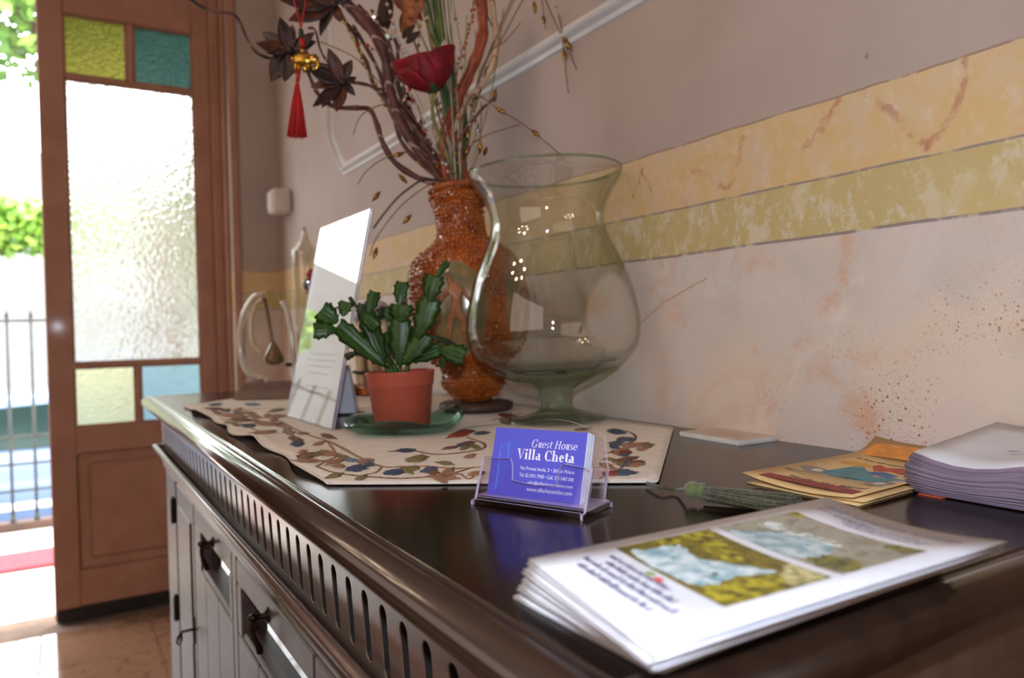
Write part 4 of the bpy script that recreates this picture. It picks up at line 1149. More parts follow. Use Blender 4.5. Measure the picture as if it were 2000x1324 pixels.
mb = MB(); squiggle(mb, .12, .9, .735, .03, lambda a, b_, l: ff(a, b_, l), .0003, 43); mb.obj('printed_caption', 'fl_brown', o, smooth=False)
mb = MB(); squiggle(mb, .22, .9, .165, .036, lambda a, b_, l: ff(a, b_, l), .0003, 41); squiggle(mb, .2, .86, .135, .014, lambda a, b_, l: ff(a, b_, l), .0003, 42)
mb.obj('printed_title', 'fl_brown', o, smooth=False)
mb = MB(); squiggle(mb, .16, .84, .86, .07, lambda a, b_, l: ff(a, b_, l), .0005, 46)
mb.obj('printed_headline', 'fl_white', o, smooth=False)

# ================================================================== BROCHURE STACK AT THE RIGHT
def brochure_mat():
    [mat('brochure_edge_%d' % q, c_, .7, vary=(tuple(v - 8 for v in c_), 15)) for q, c_ in enumerate(((140, 124, 144), (122, 108, 130), (150, 136, 152), (130, 116, 140)))]; mat('brochure_cover', (214, 216, 226), .45, vary=((206, 208, 218), 20))
brochure_mat()
sa = T(1787, 963); SW, SL = .118, .118
SH = .0300; NB = 26
def broch_f(k):
    t_ = (k + 1) / NB; z = TZ + .0012 + SH * t_
    j = random.Random(k + 50); d = Vector((j.uniform(-.0012, .0012), j.uniform(-.0012, .0012), 0)) - Vector((.006 * math.sin(t_ * 3.0) * (1 if t_ > .15 else .4), -.004 * math.sin(t_ * 3), 0))
    if k == NB - 1: d += Vector((.002, 0, 0))
    def f(a, b, l=0.):
        x = sa.x + d.x + a * SW; y = sa.y + d.y - b * SL
        sag = -.0065 * t_ * math.sin(min(1, b * 1.6) * math.pi) * (1 - a * .6)
        return Vector((min(x, WX - .002), y, z + l + sag + .012 * t_ * a))
    return f
for k in range(NB):
    bf = broch_f(k)
    o = MB().grid(lambda u, v: bf(u, v), 5, 8, (0, 0, SH / NB * .93)).obj('brochure', 'brochure_cover' if k == NB - 1 else 'brochure_edge_%d' % ((k * 7 + k // 3) % 4), None, tuple(bf(.5, .5)))
    if k < NB - 1: tag(o, 'mauve-edged brochure within the thick stack at the right', 'brochure', 'brochures stacked by the wall')
tag(o, 'white brochure cover with an orange oval, top of the thick stack', 'brochure', 'brochures stacked by the wall')
bt = lambda a, b, l: bf(b, a, l)
MB().prism([(.62 + .19 * math.cos(i * .35), .66 + .17 * math.sin(i * .35)) for i in range(18)], lambda a, b, h: bt(a, b, .0002 + h), .0002).obj('printed_oval', 'fl_orange', o, smooth=False)
MB().prism([(.62 + .10 * math.cos(i * .35), .66 + .07 * math.sin(i * .35)) for i in range(18)], lambda a, b, h: bt(a, b, .0004 + h), .0002).obj('printed_emblem', 'fl_red', o, smooth=False)
mb = MB(); squiggle(mb, .35, .9, .40, .03, bt, .0003, 71); squiggle(mb, .4, .9, .33, .024, bt, .0003, 72)
mb.obj('small_print', 'ink_grey', o, smooth=False)
P = [T(1790, 966, .0), T(1812, 972, .0), T(1812, 962, 0), T(1792, 958, 0)]
q0 = sa + Vector((-.004, .0, 0))
tag(MB().box(sa.x - .003, sa.x + .08, sa.y - .022, sa.y - .004, TZ + .0001, TZ + .0010).obj('orange_slip', 'fl_red', None, tuple(sa), smooth=False), 'orange paper slip trapped beneath the brochure stack', 'paper slip')
# ================================================================== GLASS, DISH, POT, SIGN
def leaned(c, ang):
    """rotation about the line of sight through c, objects lean a hair like the sideboard"""
    return Matrix.Rotation(-ang, 3, FV)
clear('clear_glass', (250, 250, 246), .0, 1.45)
thin_glass('bowl_glass', (252, 253, 251), (196, 214, 200), 0, 1.72, (16, .12))
def glass_tint(name, col, density):
    m = bpy.data.materials.new(name); m.use_nodes = True
    n = NT(m); b = n.b.inputs
    b['Transmission Weight'].default_value = 1; b['Roughness'].default_value = .01; b['IOR'].default_value = 1.47
    b['Base Color'].default_value = (1, 1, 1, 1)
    va_ = n.n.new('ShaderNodeVolumeAbsorption'); va_.inputs['Color'].default_value = lin(col); va_.inputs['Density'].default_value = density
    n.link(va_.outputs[0], n.n['Material Output'].inputs['Volume'])
    n.bump(n.noise(n.coord(), 30, 2), .03, .002)
    MATS[name] = m
thin_glass('hurricane_glass', (226, 238, 228), (92, 128, 104), .0, 1.6, (30, .1))
gc = T(1089, 819.5, .0046); gc.z = TZ + .0046
gz = [(.0437, .027), (.0475, .034), (.0512, .0427), (.057, .058), (.0636, .0725), (.073, .087), (.0843, .0995), (.0935, .1072), (.1035, .1138), (.117, .1175), (.1315, .1184), (.148, .117), (.166, .1138), (.1845, .109),
      (.2026, .1038), (.221, .0965), (.2393, .0882), (.2545, .0815), (.2699, .0771), (.2825, .0768), (.295, .0789), (.306, .0833), (.3168, .0889), (.327, .0955), (.336, .1012), (.343, .1043), (.3463, .1052)]
outer = [(0, 0), (.061, 0), (.0675, .0012), (.068, .0022), (.061, .0042), (.044, .0078), (.032, .0115), (.0245, .015), (.0215, .019), (.0212, .024), (.022, .030), (.0236, .0365), (.0252, .041)] + [(r, z) for z, r in gz]
gz = [(z * .972, r) for z, r in gz]; outer = outer[:13] + [(r, z) for z, r in gz]
inner = [(r - .0024, z + .0004) for z, r in gz[::-1] if z > .09] + [(.0965, .0875), (.0845, .0775), (.0695, .0705), (.053, .0658), (.036, .0630), (.018, .0616), (0, .0612)]
mt = leaned(gc, .028)
hg = thing('hurricane_vase', tuple(gc), 'large clear glass footed vase with a waisted bowl, empty', 'glass vase')
ib = 13 + next(i for i, q in enumerate(gz) if q[0] > .062)
MB().lathe(outer[ib:] + [(r, z) for r, z in inner if z > .0705], gc, 96, mt).obj('bowl', 'bowl_glass', hg)
MB().lathe(outer[:ib + 1] + [(outer[ib][0] - .004, outer[ib][1] + .0015)] + [q for q in inner if q[1] <= .0705 and q[0] < outer[ib][0] - .006], gc, 96, mt).obj('stem_and_foot', 'hurricane_glass', hg)
rm = gz[-1]; MB().lathe([(rm[1] - .0028 + .0019 * math.cos(i * math.pi / 5), rm[0] + .0019 * math.sin(i * math.pi / 5)) for i in range(10)], gc, 96, mt, True).obj('rim', 'hurricane_glass', hg)

# wavy green glass dish
thin_glass('dish_glass', (188, 226, 216), (64, 146, 130), .02, 1.6, (40, .3))
pc_ = T(787, 834, .010); pc_.z = 0
def dishf(u, v, lift=0.):
    an = 2 * math.pi * v; r = u
    R_ = .066 * (1 + .05 * math.cos(3 * an + .6))
    ang = an
    rr_ = RV * (math.cos(ang) * R_ * 1.12) + Vector((-RV.y, RV.x, 0)) * (math.sin(ang) * R_ * .82)
    e = max(0, (u - .62) / .38)
    hgt = e * e * (.010 + .012 * max(0, math.cos(an - .35)) ** 3 + .0045 * math.cos(3 * an - 1.2) + .004 * max(0, -math.cos(an)) ** 4)
    p = Vector((pc_.x, pc_.y, TZ + .0048)) + Vector((rr_.x, rr_.y, 0)) * u
    p.z += hgt + lift
    return p
V = []; F = []; nu, nv = 14, 72
for lay, lift in ((0, .0062), (1, 0)):
    for i in range(nu + 1):
        for j in range(nv): V.append(dishf(i / nu * (1 if lay else .985), j / nv, lift))
q = lambda l, i, j: l * (nu + 1) * nv + i * nv + j % nv
for l in (0, 1):
    for i in range(nu):
        for j in range(nv):
            fc_ = (q(l, i, j), q(l, i + 1, j), q(l, i + 1, j + 1), q(l, i, j + 1)); F.append(fc_ if l == 0 else fc_[::-1])
for j in range(nv): F.append((q(0, nu, j), q(1, nu, j), q(1, nu, j + 1), q(0, nu, j + 1)))
tag(mesh('glass_dish', V, F, 'dish_glass', None, (pc_.x, pc_.y, TZ)), 'wavy green glass dish under the terracotta plastic pot', 'dish')

# pot
mat('pot_plastic', (172, 82, 64), .42, vary=((166, 77, 60), 20), bump=(300, .06, .0005))
mat('soil', (58, 42, 32), .95, vary=((40, 30, 24), 120), bump=(150, 1, .004))
pb = Vector((pc_.x, pc_.y, TZ + .0113))
dpot = depth(pb)
pot = thing('potted_cactus', tuple(pb), 'christmas cactus with flat green segments in a terracotta plastic pot', 'potted plant')
mt = leaned(pb, .03)
MB().lathe([(0, 0), (.0335, 0), (.0345, .001), (.0398, .0505), (.0405, .051), (.0412, .0525), (.0432, .0680), (.0436, .0690), (.043, .0696), (.0418, .0690), (.0402, .053), (.0385, .049), (.033, .003), (0, .003)], pb, 64, mt).obj('pot', 'pot_plastic', pot)
MB().lathe([(0, .054), (.02, .0555), (.0392, .0535)][::-1], pb, 32, mt).obj('soil', 'soil', pot)
def leaf_mat(name, a, b):
    m = bpy.data.materials.new(name); m.use_nodes = True
    n = NT(m); v = n.coord()
    n.color(n.mix(n.gray(n.noise(v, 55, 4), .3, .7), a, b)); n.b.inputs['Roughness'].default_value = .38
    n.b.inputs['Specular IOR Level'].default_value = .4
    n.bump(n.noise(v, 260, 3), .1, .001); MATS[name] = m
leaf_mat('cactus_green', (48, 84, 30), (34, 64, 24)); leaf_mat('cactus_dark', (44, 62, 32), (52, 50, 32))
SG = [((754, 716), (663, 638), 34, -.012, -.02, 0), ((660, 630), (627, 606), 38, -.02, -.024, 0), ((658, 643), (614, 646), 30, -.02, -.028, 0), ((669, 618), (677, 590), 29, -.015, -.01, 0), ((752, 714), (716, 616), 34, -.002, .0, 0),
      ((718, 618), (732, 571), 22, 0, .006, 0), ((700, 604), (683, 581), 7, 0, .0, 1), ((781, 716), (783, 628), 40, -.014, -.016, 0), ((781, 630), (784, 596), 46, -.016, -.018, 0), ((779, 598), (786, 552), 27, -.016, -.012, 0),
      ((787, 712), (832, 654), 36, -.018, -.022, 0), ((815, 662), (842, 586), 40, -.024, -.028, 0), ((836, 592), (849, 540), 38, -.028, -.03, 0), ((851, 542), (874, 512), 12, -.03, -.026, 0), ((797, 706), (860, 680), 27, -.01, -.012, 0),
      ((856, 680), (905, 697), 36, -.012, -.02, 0), ((832, 654), (880, 670), 11, .012, .02, 1), ((698, 686), (675, 698), 13, .01, .012, 1), ((727, 620), (753, 607), 22, .018, .024, 1), ((758, 628), (764, 603), 28, .01, .012, 0),
      ((760, 702), (748, 652), 24, .014, .02, 0), ((702, 624), (709, 594), 19, .016, .02, 1), ((868, 694), (864, 716), 10, -.012, -.008, 0), ((770, 712), (700, 660), 26, .012, .016, 0), ((776, 714), (802, 640), 28, .012, .018, 0), ((705, 610), (735, 640), 26, -.004, -.008, 0)]
for (a, b, wpx, d0, d1, dk) in SG:
    A = D(a[0], a[1], dpot + d0); B = D(b[0], b[1], dpot + d1)
    ax = B - A; L = ax.length; ax.normalize()
    sd = ax.cross(FV).normalized(); sd = (sd + FV * rnd(-.35, .35)).normalized()
    nn = sd.cross(ax).normalized()
    if nn.dot(FV) > 0: nn = -nn
    hw = wpx / 2 / FPX * dpot
    hw *= 1.22
    nS = 19
    lft = []
    for i in range(nS):
        t_ = i / (nS - 1)
        base = math.sin(min(1, .16 + t_ * 1.2) * math.pi * .5)
        tooth = (0, .10, .20, .26, -.06, .02)[i % 6] * .75 if .15 < t_ < .96 else 0
        wv = hw * (base * .86 + tooth) * (1 if t_ < .96 else .82)
        lft.append((t_, wv, 0))
    V = []; F = []
    for t_, wv, _ in lft:
        c_ = A + ax * (L * t_) + nn * (.0012 * math.sin(t_ * math.pi))
        for k, (s_, h_) in enumerate(((-1, 0), (-.5, .0007), (-.13, .0008), (0, .0021), (.13, .0008), (.5, .0007), (1, 0), (.5, -.0007), (0, -.0016), (-.5, -.0007))):
            ww = wv * s_ * (1 if abs(s_) < 1 else 1); kk = .12 * hw
            V.append(c_ + sd * ww + nn * h_ + ax * (abs(s_) * L * (.07 if t_ > .9 else .03)))
    n_ = 10
    for i in range(nS - 1):
        for k in range(n_): F.append((i * n_ + k, i * n_ + (k + 1) % n_, (i + 1) * n_ + (k + 1) % n_, (i + 1) * n_ + k))
    F.append(tuple(range(n_))[::-1]); F.append(tuple((nS - 1) * n_ + k for k in range(n_)))
    mesh('cactus_segment', V, F, 'cactus_dark' if dk else 'cactus_green', pot)
st = MB()
for (a, b) in (((781, 726), (781, 712)), ((776, 728), (760, 712)), ((786, 727), (800, 706)), ((772, 727), (752, 714)), ((780, 728), (770, 712))):
    st.tube([D(a[0], a[1], dpot - .002) - Vector((0, 0, .012)), D(b[0], b[1], dpot - .006)], [.0032, .0026], 6)
st.obj('stem', 'cactus_green', pot)

# acrylic sign with its printed sheet: A4, leaning back towards the wall
sBL, sBR, sTL = Vector((.297, 1.168, TZ + .0046)), Vector((.301, .964, TZ + .0046)), Vector((.358, 1.169, TZ + .291))
su = (sBR - sBL); sv = (sTL - sBL); sn = su.cross(sv).normalized()
if sn.x > 0: sn = -sn
su0 = su.normalized()
def SGN(a, b, l): return sBL + su * a + sv * b + sn * l
sg = thing('sign_holder', tuple((sBL + sBR) / 2), 'slanted clear acrylic sign holder standing on the runner', 'sign holder')
thin_glass('sign_acrylic', (250, 251, 251), (214, 226, 220), 0, 1.49)
sq = lambda m: [(-m, 0), (1 + m, 0), (1 + m, 1 + m), (-m, 1 + m)]
Slab().prism(sq(.015), lambda a, b, h: SGN(a, b, .0006 + h), .002).obj('front_sheet', 'sign_acrylic', sg, smooth=False)
Slab().prism(sq(.015), lambda a, b, h: SGN(a, b, -.0006 - h), .002).obj('back_sheet', 'sign_acrylic', sg, smooth=False)
MB().add([SGN(-.015, 0, -.0006), SGN(1.015, 0, -.0006), sBR + Vector((.075, 0, -.001)), sBL + Vector((.075, 0, -.001)),
          SGN(-.015, 0, -.0026) + Vector((0, 0, .002)), SGN(1.015, 0, -.0026) + Vector((0, 0, .002)), sBR + Vector((.075, 0, .001)), sBL + Vector((.075, 0, .001))],
         [(3, 2, 1, 0), (4, 5, 6, 7), (0, 1, 5, 4), (1, 2, 6, 5), (2, 3, 7, 6), (3, 0, 4, 7)]).obj('foot', 'sign_acrylic', sg, smooth=False)
mat('sheet_paper', (214, 204, 198), .6, vary=((208, 198, 192), 20)); mat('sheet_ink', (150, 134, 130), .7, vary=((140, 124, 120), 60))
sh = MB().prism([(.005, .005), (.995, .005), (.995, .998), (.005, .998)], lambda a, b, h: SGN(a, b, -.0004 + h), .0006).obj('printed_sheet', 'sheet_paper', None, tuple(SGN(.5, 0, 0)), smooth=False)
tag(sh, 'sheet of paper with lines of print inside the acrylic sign holder', 'paper sheet')
mb = MB()
for k, (a0, a1, b) in enumerate(((.3, .8, .33), (.22, .85, .30), (.25, .8, .27), (.3, .75, .235), (.3, .8, .17), (.35, .72, .14))): squiggle(mb, a0, a1, b, .012, lambda a, b_, l: SGN(a, b_, .00025 + l), .0001, k + 90)
mb.obj('print', 'sheet_ink', sh, smooth=False)

# ================================================================== WOODEN STAND AND AMBER VASE
wood('stand_wood', (92, 62, 52), (70, 46, 40), .6)
vb = T(930, 799.5, .0046); vb.z = TZ + .0046
mt = Matrix.Rotation(.35, 3, 'Z')
pr = [(0, 0), (.052, 0), (.0575, .0025), (.059, .0065), (.0575, .011), (.053, .0132), (0, .0135)]
tag(MB().lathe(pr, vb, 48).obj('wooden_stand', 'stand_wood', None, tuple(vb)), 'dark round wooden stand beneath the amber vase', 'stand')
def amber():
    m = bpy.data.materials.new('amber_glaze'); m.use_nodes = True
    n = NT(m); v = n.coord()
    c = n.ramp(n.noise(v, 45, 6, .65, .4), [(.3, (128, 58, 14)), (.46, (160, 78, 20)), (.58, (176, 92, 26)), (.74, (138, 64, 18))])
    n.color(c); n.b.inputs['Roughness'].default_value = .12
    n.b.inputs['Coat Weight'].default_value = .8; n.b.inputs['Coat Roughness'].default_value = .1
    MATS['amber_glaze'] = m
amber()
mat('medallion_glaze', (146, 118, 78), .2, coat=.6, vary=((112, 106, 74), 40))
mat('relief_glaze', (170, 118, 84), .2, coat=.6, vary=((150, 98, 66), 50))
VB = vb + Vector((0, 0, .0137))
dv = depth(VB); pxm = dv / FPX
prof_px = [(785, 30), (779, 33), (776, 41), (768, 47), (757, 56), (748, 62), (744, 62), (737, 60), (728, 57), (716, 62), (706, 76), (694, 92), (680, 102), (660, 110), (635, 114), (610, 116), (580, 116), (555, 114), (535, 110), (515, 101), (500, 89), (488, 72), (480, 60), (474, 52), (466, 47), (450, 44), (430, 44), (415, 46), (402, 50), (395, 54), (390, 56), (384, 55), (379, 52), (374, 54), (369, 55), (365, 52)]
zb0 = 786
vprof = [(r * pxm, (zb0 - y) * pxm) for y, r in prof_px]
# resample the profile finely
RS = []
for i in range(len(vprof) - 1):
    (r1, z1_), (r2, z2_) = vprof[i], vprof[i + 1]
    m = max(1, int(abs(z2_ - z1_) / .0012) + int(abs(r2 - r1) / .002))
    for k in range(m): RS.append((lerp(r1, r2, k / m), lerp(z1_, z2_, k / m)))
RS.append(vprof[-1])
VM = leaned(VB, .062)
vs = thing('amber_vase', tuple(VB), 'amber glazed ceramic vase with beaded surface and oval relief medallions', 'vase')
toward = Vector((-VB.x, -VB.y, 0)); a_face = math.atan2(toward.y, toward.x)
nA = 300
meds = [a_face - .18, a_face + 1.15, a_face - 1.65, a_face + math.pi]
zmed = (zb0 - 606) * pxm
def in_med(an, z, k=1.):
    for am in meds:
        d = (an - am + math.pi) % (2 * math.pi) - math.pi
        if (d * .096 / (.047 * k)) ** 2 + ((z - zmed) / (.070 * k)) ** 2 < 1: return True
    return False
V = []; F = []
for i, (r, z) in enumerate(RS):
    for k in range(nA):
        an = 2 * math.pi * k / nA
        p = Vector((math.cos(an), math.sin(an), 0))
        q_ = Vector((p.x * max(r, .03), p.y * max(r, .03), z)) * 170
        dd = noise.voronoi(q_, distance_metric='DISTANCE')[0][0]
        bumpy = max(0, .6 - dd) * .0045
        if in_med(an, z): bumpy = 0
        zf = z / RS[-1][1]
        if zf < .03 or zf > .955: bumpy *= .12
        rr_ = r + bumpy - .0012
        V.append(VM @ Vector((p.x * rr_, p.y * rr_, z)) + VB)
n_ = len(RS)
for i in range(n_ - 1):
    for k in range(nA): F.append((i * nA + k, i * nA + (k + 1) % nA, (i + 1) * nA + (k + 1) % nA, (i + 1) * nA + k))
F.append(tuple(range(nA))[::-1])
# mouth: roll the rim inwards and down the throat
rin = [(RS[-1][0] - .006, RS[-1][1] + .001), (RS[-1][0] - .010, RS[-1][1] - .004), (RS[-1][0] - .012, RS[-1][1] - .05), (.02, RS[-1][1] - .1)]
b0 = len(V)
for r, z in rin:
    for k in range(nA): V.append(VM @ Vector((math.cos(2 * math.pi * k / nA) * r, math.sin(2 * math.pi * k / nA) * r, z)) + VB)
for i in range(len(rin)):
    a0 = (n_ - 1) * nA if i == 0 else b0 + (i - 1) * nA
    for k in range(nA): F.append((a0 + k, a0 + (k + 1) % nA, b0 + i * nA + (k + 1) % nA, b0 + i * nA + k))
mesh('body', V, F, 'amber_glaze', vs)
def rad_at(z):
    for (r1, z1_), (r2, z2_) in zip(RS[:-1], RS[1:]):
        if z1_ <= z <= z2_: return lerp(r1, r2, (z - z1_) / max(1e-6, z2_ - z1_))
    return RS[-1][0]
def VS(an, z, h): r = rad_at(z) + h; return VM @ Vector((math.cos(an) * r, math.sin(an) * r, z)) + VB
for am in meds[:3]:
    V = []; F = []; nr, na = 7, 40
    for i in range(nr + 1):
        t_ = i / nr
        for k in range(na):
            a = 2 * math.pi * k / na
            h_ = (.004 if .86 <= t_ < .99 else .0008) if t_ < 1 else -.0005
            V.append(VS(am + math.cos(a) * t_ * .047 / .096, zmed + math.sin(a) * t_ * .070, h_))
    for i in range(nr):
        for k in range(na): F.append((i * na + k, i * na + (k + 1) % na, (i + 1) * na + (k + 1) % na, (i + 1) * na + k))
    md = mesh('medallion', V, F, 'medallion_glaze', vs)
    # relief figure in low relief, one skinned surface following the vase
    J = [(0, -.002, .007), (.004, .016, .0095), (.002, .030, .0085), (-.004, .038, .004), (-.008, .047, .0065), (-.014, .022, .0038), (-.022, .010, .003), (.016, .020, .0036), (.022, .006, .0028), (-.010, -.016, .006), (-.014, -.036, .0042), (-.020, -.052, .003), (.010, -.018, .0062), (.008, -.036, .0044), (.014, -.054, .003)]
    E_ = [(0, 1), (1, 2), (2, 3), (3, 4), (2, 5), (5, 6), (2, 7), (7, 8), (0, 9), (9, 10), (10, 11), (0, 12), (12, 13), (13, 14)]
    me = bpy.data.meshes.new('relief_figure')
    me.from_pydata([tuple(VS(am + a / .096, zmed + b, .0012) - VB) for a, b, r in J], E_, [])
    ob = bpy.data.objects.new('relief_figure', me); C.objects.link(ob); ob.parent = md; ORG[ob] = ORG[md]
    me.materials.append(MATS['relief_glaze'])
    ob.modifiers.new('skin', 'SKIN')
    for i, (_, _, r) in enumerate(J): me.skin_vertices[0].data[i].radius = (r, r)
    me.skin_vertices[0].data[0].use_root = True
    sd_ = ob.modifiers.new('sub', 'SUBSURF'); sd_.levels = 2; sd_.render_levels = 2
# the beaded crust of the glaze
bd = MB(); rr = random.Random(5); zq = .012
while zq < RS[-1][1] * .952:
    rq = rad_at(zq); n2 = max(8, int(2 * math.pi * rq / .0066)); ph = rr.random()
    for k in range(n2):
        an = (2 * math.pi * (k + ph) / n2 + rr.uniform(-.02, .02)) % (2 * math.pi); z2 = zq + rr.uniform(-.0012, .0012)
        if rr.random() < .3 or in_med(an, z2, 1.05): continue
        bd.ball(VS(an, z2, .0006), .0034 * rr.uniform(.5, 1.1), 8)
    zq += .0060
bd.obj('beads', 'amber_glaze', vs)['kind'] = 'stuff'
# applied rings of beads at rim, shoulder and foot
bd = MB()
for zq, hb_, n2, rb in ((zb0 - 374, .001, 48, .0032), (zb0 - 388, .001, 44, .0026), (zb0 - 776, .0, 40, .0028), (zb0 - 742, .0, 46, .0034)):
    for k in range(n2):
        bd.ball(VS(2 * math.pi * k / n2, zq * pxm, hb_), rb, 8)
bd.obj('bead_ring', 'amber_glaze', vs)['kind'] = 'stuff'

# ================================================================== WEATHER GLASS, THERMOMETER, LANTERN AND OTHER BACK OBJECTS
wood('mahogany', (84, 36, 24), (62, 26, 18), .35, .1)
thin_glass('thin_glass', (248, 246, 240), (190, 182, 168), .02, 1.9)
mat('arm_glass', (212, 202, 186), .12, trans=.45, coat=.5, vary=((200, 188, 170), 30))
zt0 = TZ + .0046
wa = T(456, 781, .004); wb_ = T(574, 778, .004)
wdir = (wb_ - wa).normalized(); wn = Vector((-wdir.y, wdir.x, 0)); WL = .235
if wn.y < 0: wn = -wn
def WB(a, b, z): return Vector((wa.x, wa.y, 0)) + wdir * a + wn * b + Vector((0, 0, z))
def frustum(mb, a0, a1, b0, b1, z0_, z1_, ins):
    mb.add([WB(a0, b0, z0_), WB(a1, b0, z0_), WB(a1, b1, z0_), WB(a0, b1, z0_), WB(a0 + ins, b0 + ins, z1_), WB(a1 - ins, b0 + ins, z1_), WB(a1 - ins, b1 - ins, z1_), WB(a0 + ins, b1 - ins, z1_)],
           [(3, 2, 1, 0), (4, 5, 6, 7), (0, 1, 5, 4), (1, 2, 6, 5), (2, 3, 7, 6), (3, 0, 4, 7)])
ws = thing('weather_glass', tuple(WB(WL * .4, .035, zt0)), 'curved weather glass on a stepped mahogany base at the far end', 'weather glass')
mb = MB(); frustum(mb, 0, WL, 0, .078, zt0, zt0 + .015, .007); frustum(mb, .010, WL - .01, .008, .07, zt0 + .015, zt0 + .031, .006)
mb.obj('base', 'mahogany', ws, smooth=False)
dW = depth(WB(.06, .04, zt0))
mat('pale_glaze', (206, 190, 158), .25, coat=.4, vary=((190, 172, 138), 30)); mat('weather_liquid', (104, 92, 66), .15, vary=((122, 86, 58), 40))
def arc(px, dd=0.): return smooth_path([D(x, y, dW + dd) for x, y in px], 6)
o = MB().tube(arc([(517, 574), (497, 580), (479, 606), (469, 646), (470, 690), (480, 722), (496, 736), (514, 739)]), .0058, 12).obj('glass_arm', 'arm_glass', ws)
o = MB().tube(arc([(513, 584), (501, 592), (492, 616), (490, 648), (496, 674), (511, 690)]), [.006] * 6 + [.0045] * 19 + [.004] * 6, 10).obj('inner_arm', 'pale_glaze', ws)
o = MB().tube(arc([(516, 582), (522, 610), (528, 645), (531, 668)], .01), .004, 10).obj('liquid_tube', 'weather_liquid', ws)
c_ = D(535, 692, dW + .01)
MB().lathe([(.001, .028), (.006, .022), (.014, .006), (.0205, -.008), (.019, -.016), (.010, -.021), (.001, -.022)], c_, 20).obj('liquid_bulb', 'weather_liquid', ws)
MB().tube(arc([(552, 588), (561, 606), (568, 640), (572, 680), (575, 722), (576, 748)]), [.006] * 6 + [.0052] * 20 + [.005] * 5, 12).obj('glass_arm', 'arm_glass', ws)
MB().tube([D(520, 739, dW), D(522, 752, dW)], .004, 8).obj('stem', 'arm_glass', ws)
MB().tube([D(558, 712, dW), D(574, 712, dW)], [.0032, .005], 8).obj('nozzle', 'slot_dark', ws)
# thermometer with floats
tb = WB(.155, .038, zt0 + .0312)
gt = thing('galileo_thermometer', tuple(tb), 'tall glass tube thermometer with coloured floats behind the sign', 'thermometer')
ztip = D(596, 442, depth(tb)).z - tb.z; zsh = D(580, 488, depth(tb)).z - tb.z
tcx = D(606, 560, depth(tb)); off = Vector((tcx.x - tb.x, tcx.y - tb.y, 0)); tb2 = tb + off * .9
rg = .0285
po = [(0, 0), (rg, 0), (rg, zsh - .006), (rg * .93, zsh), (rg * .62, zsh + .009), (rg * .35, zsh + .020), (rg * .22, zsh + .034), (.0022, ztip)]
pi = [(.001, ztip - .004), (rg * .12, zsh + .033), (rg * .24, zsh + .019), (rg * .5, zsh + .007), (rg * .82, zsh - .003), (rg * .90, zsh - .008), (rg * .90, .006), (0, .006)]
tm = leaned(tb2, .03)
MB().lathe(po + pi, tb2, 40, tm).obj('tube', 'thin_glass', gt)
for zz, m_, dx_ in ((536, (196, 30, 32), .004), (556, (24, 22, 92), -.005), (571, (224, 98, 24), .005), (640, (60, 140, 70), 0), (700, (210, 180, 50), .002)):
    mm = mat('float_%d' % zz, m_, .15, coat=.5, vary=(tuple(int(v * .9) for v in m_), 20))
    zc2 = D(606, zz, depth(tb2)).z
    b_ = MB().lathe([(.001, .012), (.009, .009), (.0135, 0), (.009, -.009), (.001, -.012)], (tb2.x + RV.x * dx_, tb2.y + RV.y * dx_, zc2), 16).obj('float', mm, gt)
    MB().tube([Vector((tb2.x + RV.x * dx_, tb2.y + RV.y * dx_, zc2 - .011)), Vector((tb2.x + RV.x * dx_, tb2.y + RV.y * dx_, zc2 - .017))], .006, 10).obj('tag', 'chrome', b_)
# white tapered stand-up card box behind the sign
wp = T(676, 812, .0046); wp.z = zt0
mat('blue_white', (206, 212, 228), .45, vary=((196, 202, 220), 20))
wt = thing('white_wedge', tuple(wp), 'white tapered plastic stand tucked behind the sign beside the pot', 'stand')
f_ = lambda a, b, z: wp + Vector((RV.x, RV.y, 0)) * a + Vector((FV.x, FV.y, 0)) * b + Vector((0, 0, z))
h_ = .076
V = [f_(-.024, 0, .004), f_(.014, 0, .004), f_(.014, .03, .004), f_(-.024, .03, .004), f_(-.006, .010, h_), f_(.003, .010, h_), f_(.003, .020, h_), f_(-.006, .020, h_)]
MB().add(V, [(3, 2, 1, 0), (4, 5, 6, 7), (0, 1, 5, 4), (1, 2, 6, 5), (2, 3, 7, 6), (3, 0, 4, 7)]).obj('shell', 'blue_white', wt, smooth=False)
V = [f_(-.025, -.001, 0), f_(.015, -.001, 0), f_(.015, .031, 0), f_(-.025, .031, 0), f_(-.025, -.001, .004), f_(.015, -.001, .004), f_(.015, .031, .004), f_(-.025, .031, .004)]
MB().add(V, [(3, 2, 1, 0), (4, 5, 6, 7), (0, 1, 5, 4), (1, 2, 6, 5), (2, 3, 7, 6), (3, 0, 4, 7)]).obj('base', 'black_strip', wt, smooth=False)
# little iron lantern with cream posts on an orange wooden base, hidden behind the pot
mat('cream_ceramic', (222, 206, 180), .5, vary=((206, 188, 160), 30)); mat('orange_wood', (176, 96, 46), .4, vary=((156, 80, 36), 40)); mat('grey_dome', (172, 164, 178), .5, vary=((160, 152, 168), 20))
lp = T(735, 768, .0046); lp.z = zt0; dl = depth(lp)
lt = thing('small_lantern', tuple(lp), 'small cream lantern with black iron band on a wooden base behind the pot', 'lantern')
MB().box(lp.x - .042, lp.x + .042, lp.y - .042, lp.y + .042, lp.z, lp.z + .018, .003).obj('base', 'orange_wood', lt, smooth=False)
zl = lambda y: D(735, y, dl).z
for k in range(8):
    an = 2 * math.pi * k / 8 + .2
    cx_, cy_ = lp.x + .033 * math.cos(an), lp.y + .033 * math.sin(an)
    MB().lathe([(.004, lp.z + .018), (.009, lp.z + .026), (.0085, zl(728)), (.006, zl(722)), (.009, zl(712)), (.0095, zl(690)), (.008, zl(650)), (.006, zl(622))], (cx_, cy_, 0), 10).obj('post', 'cream_ceramic', lt)
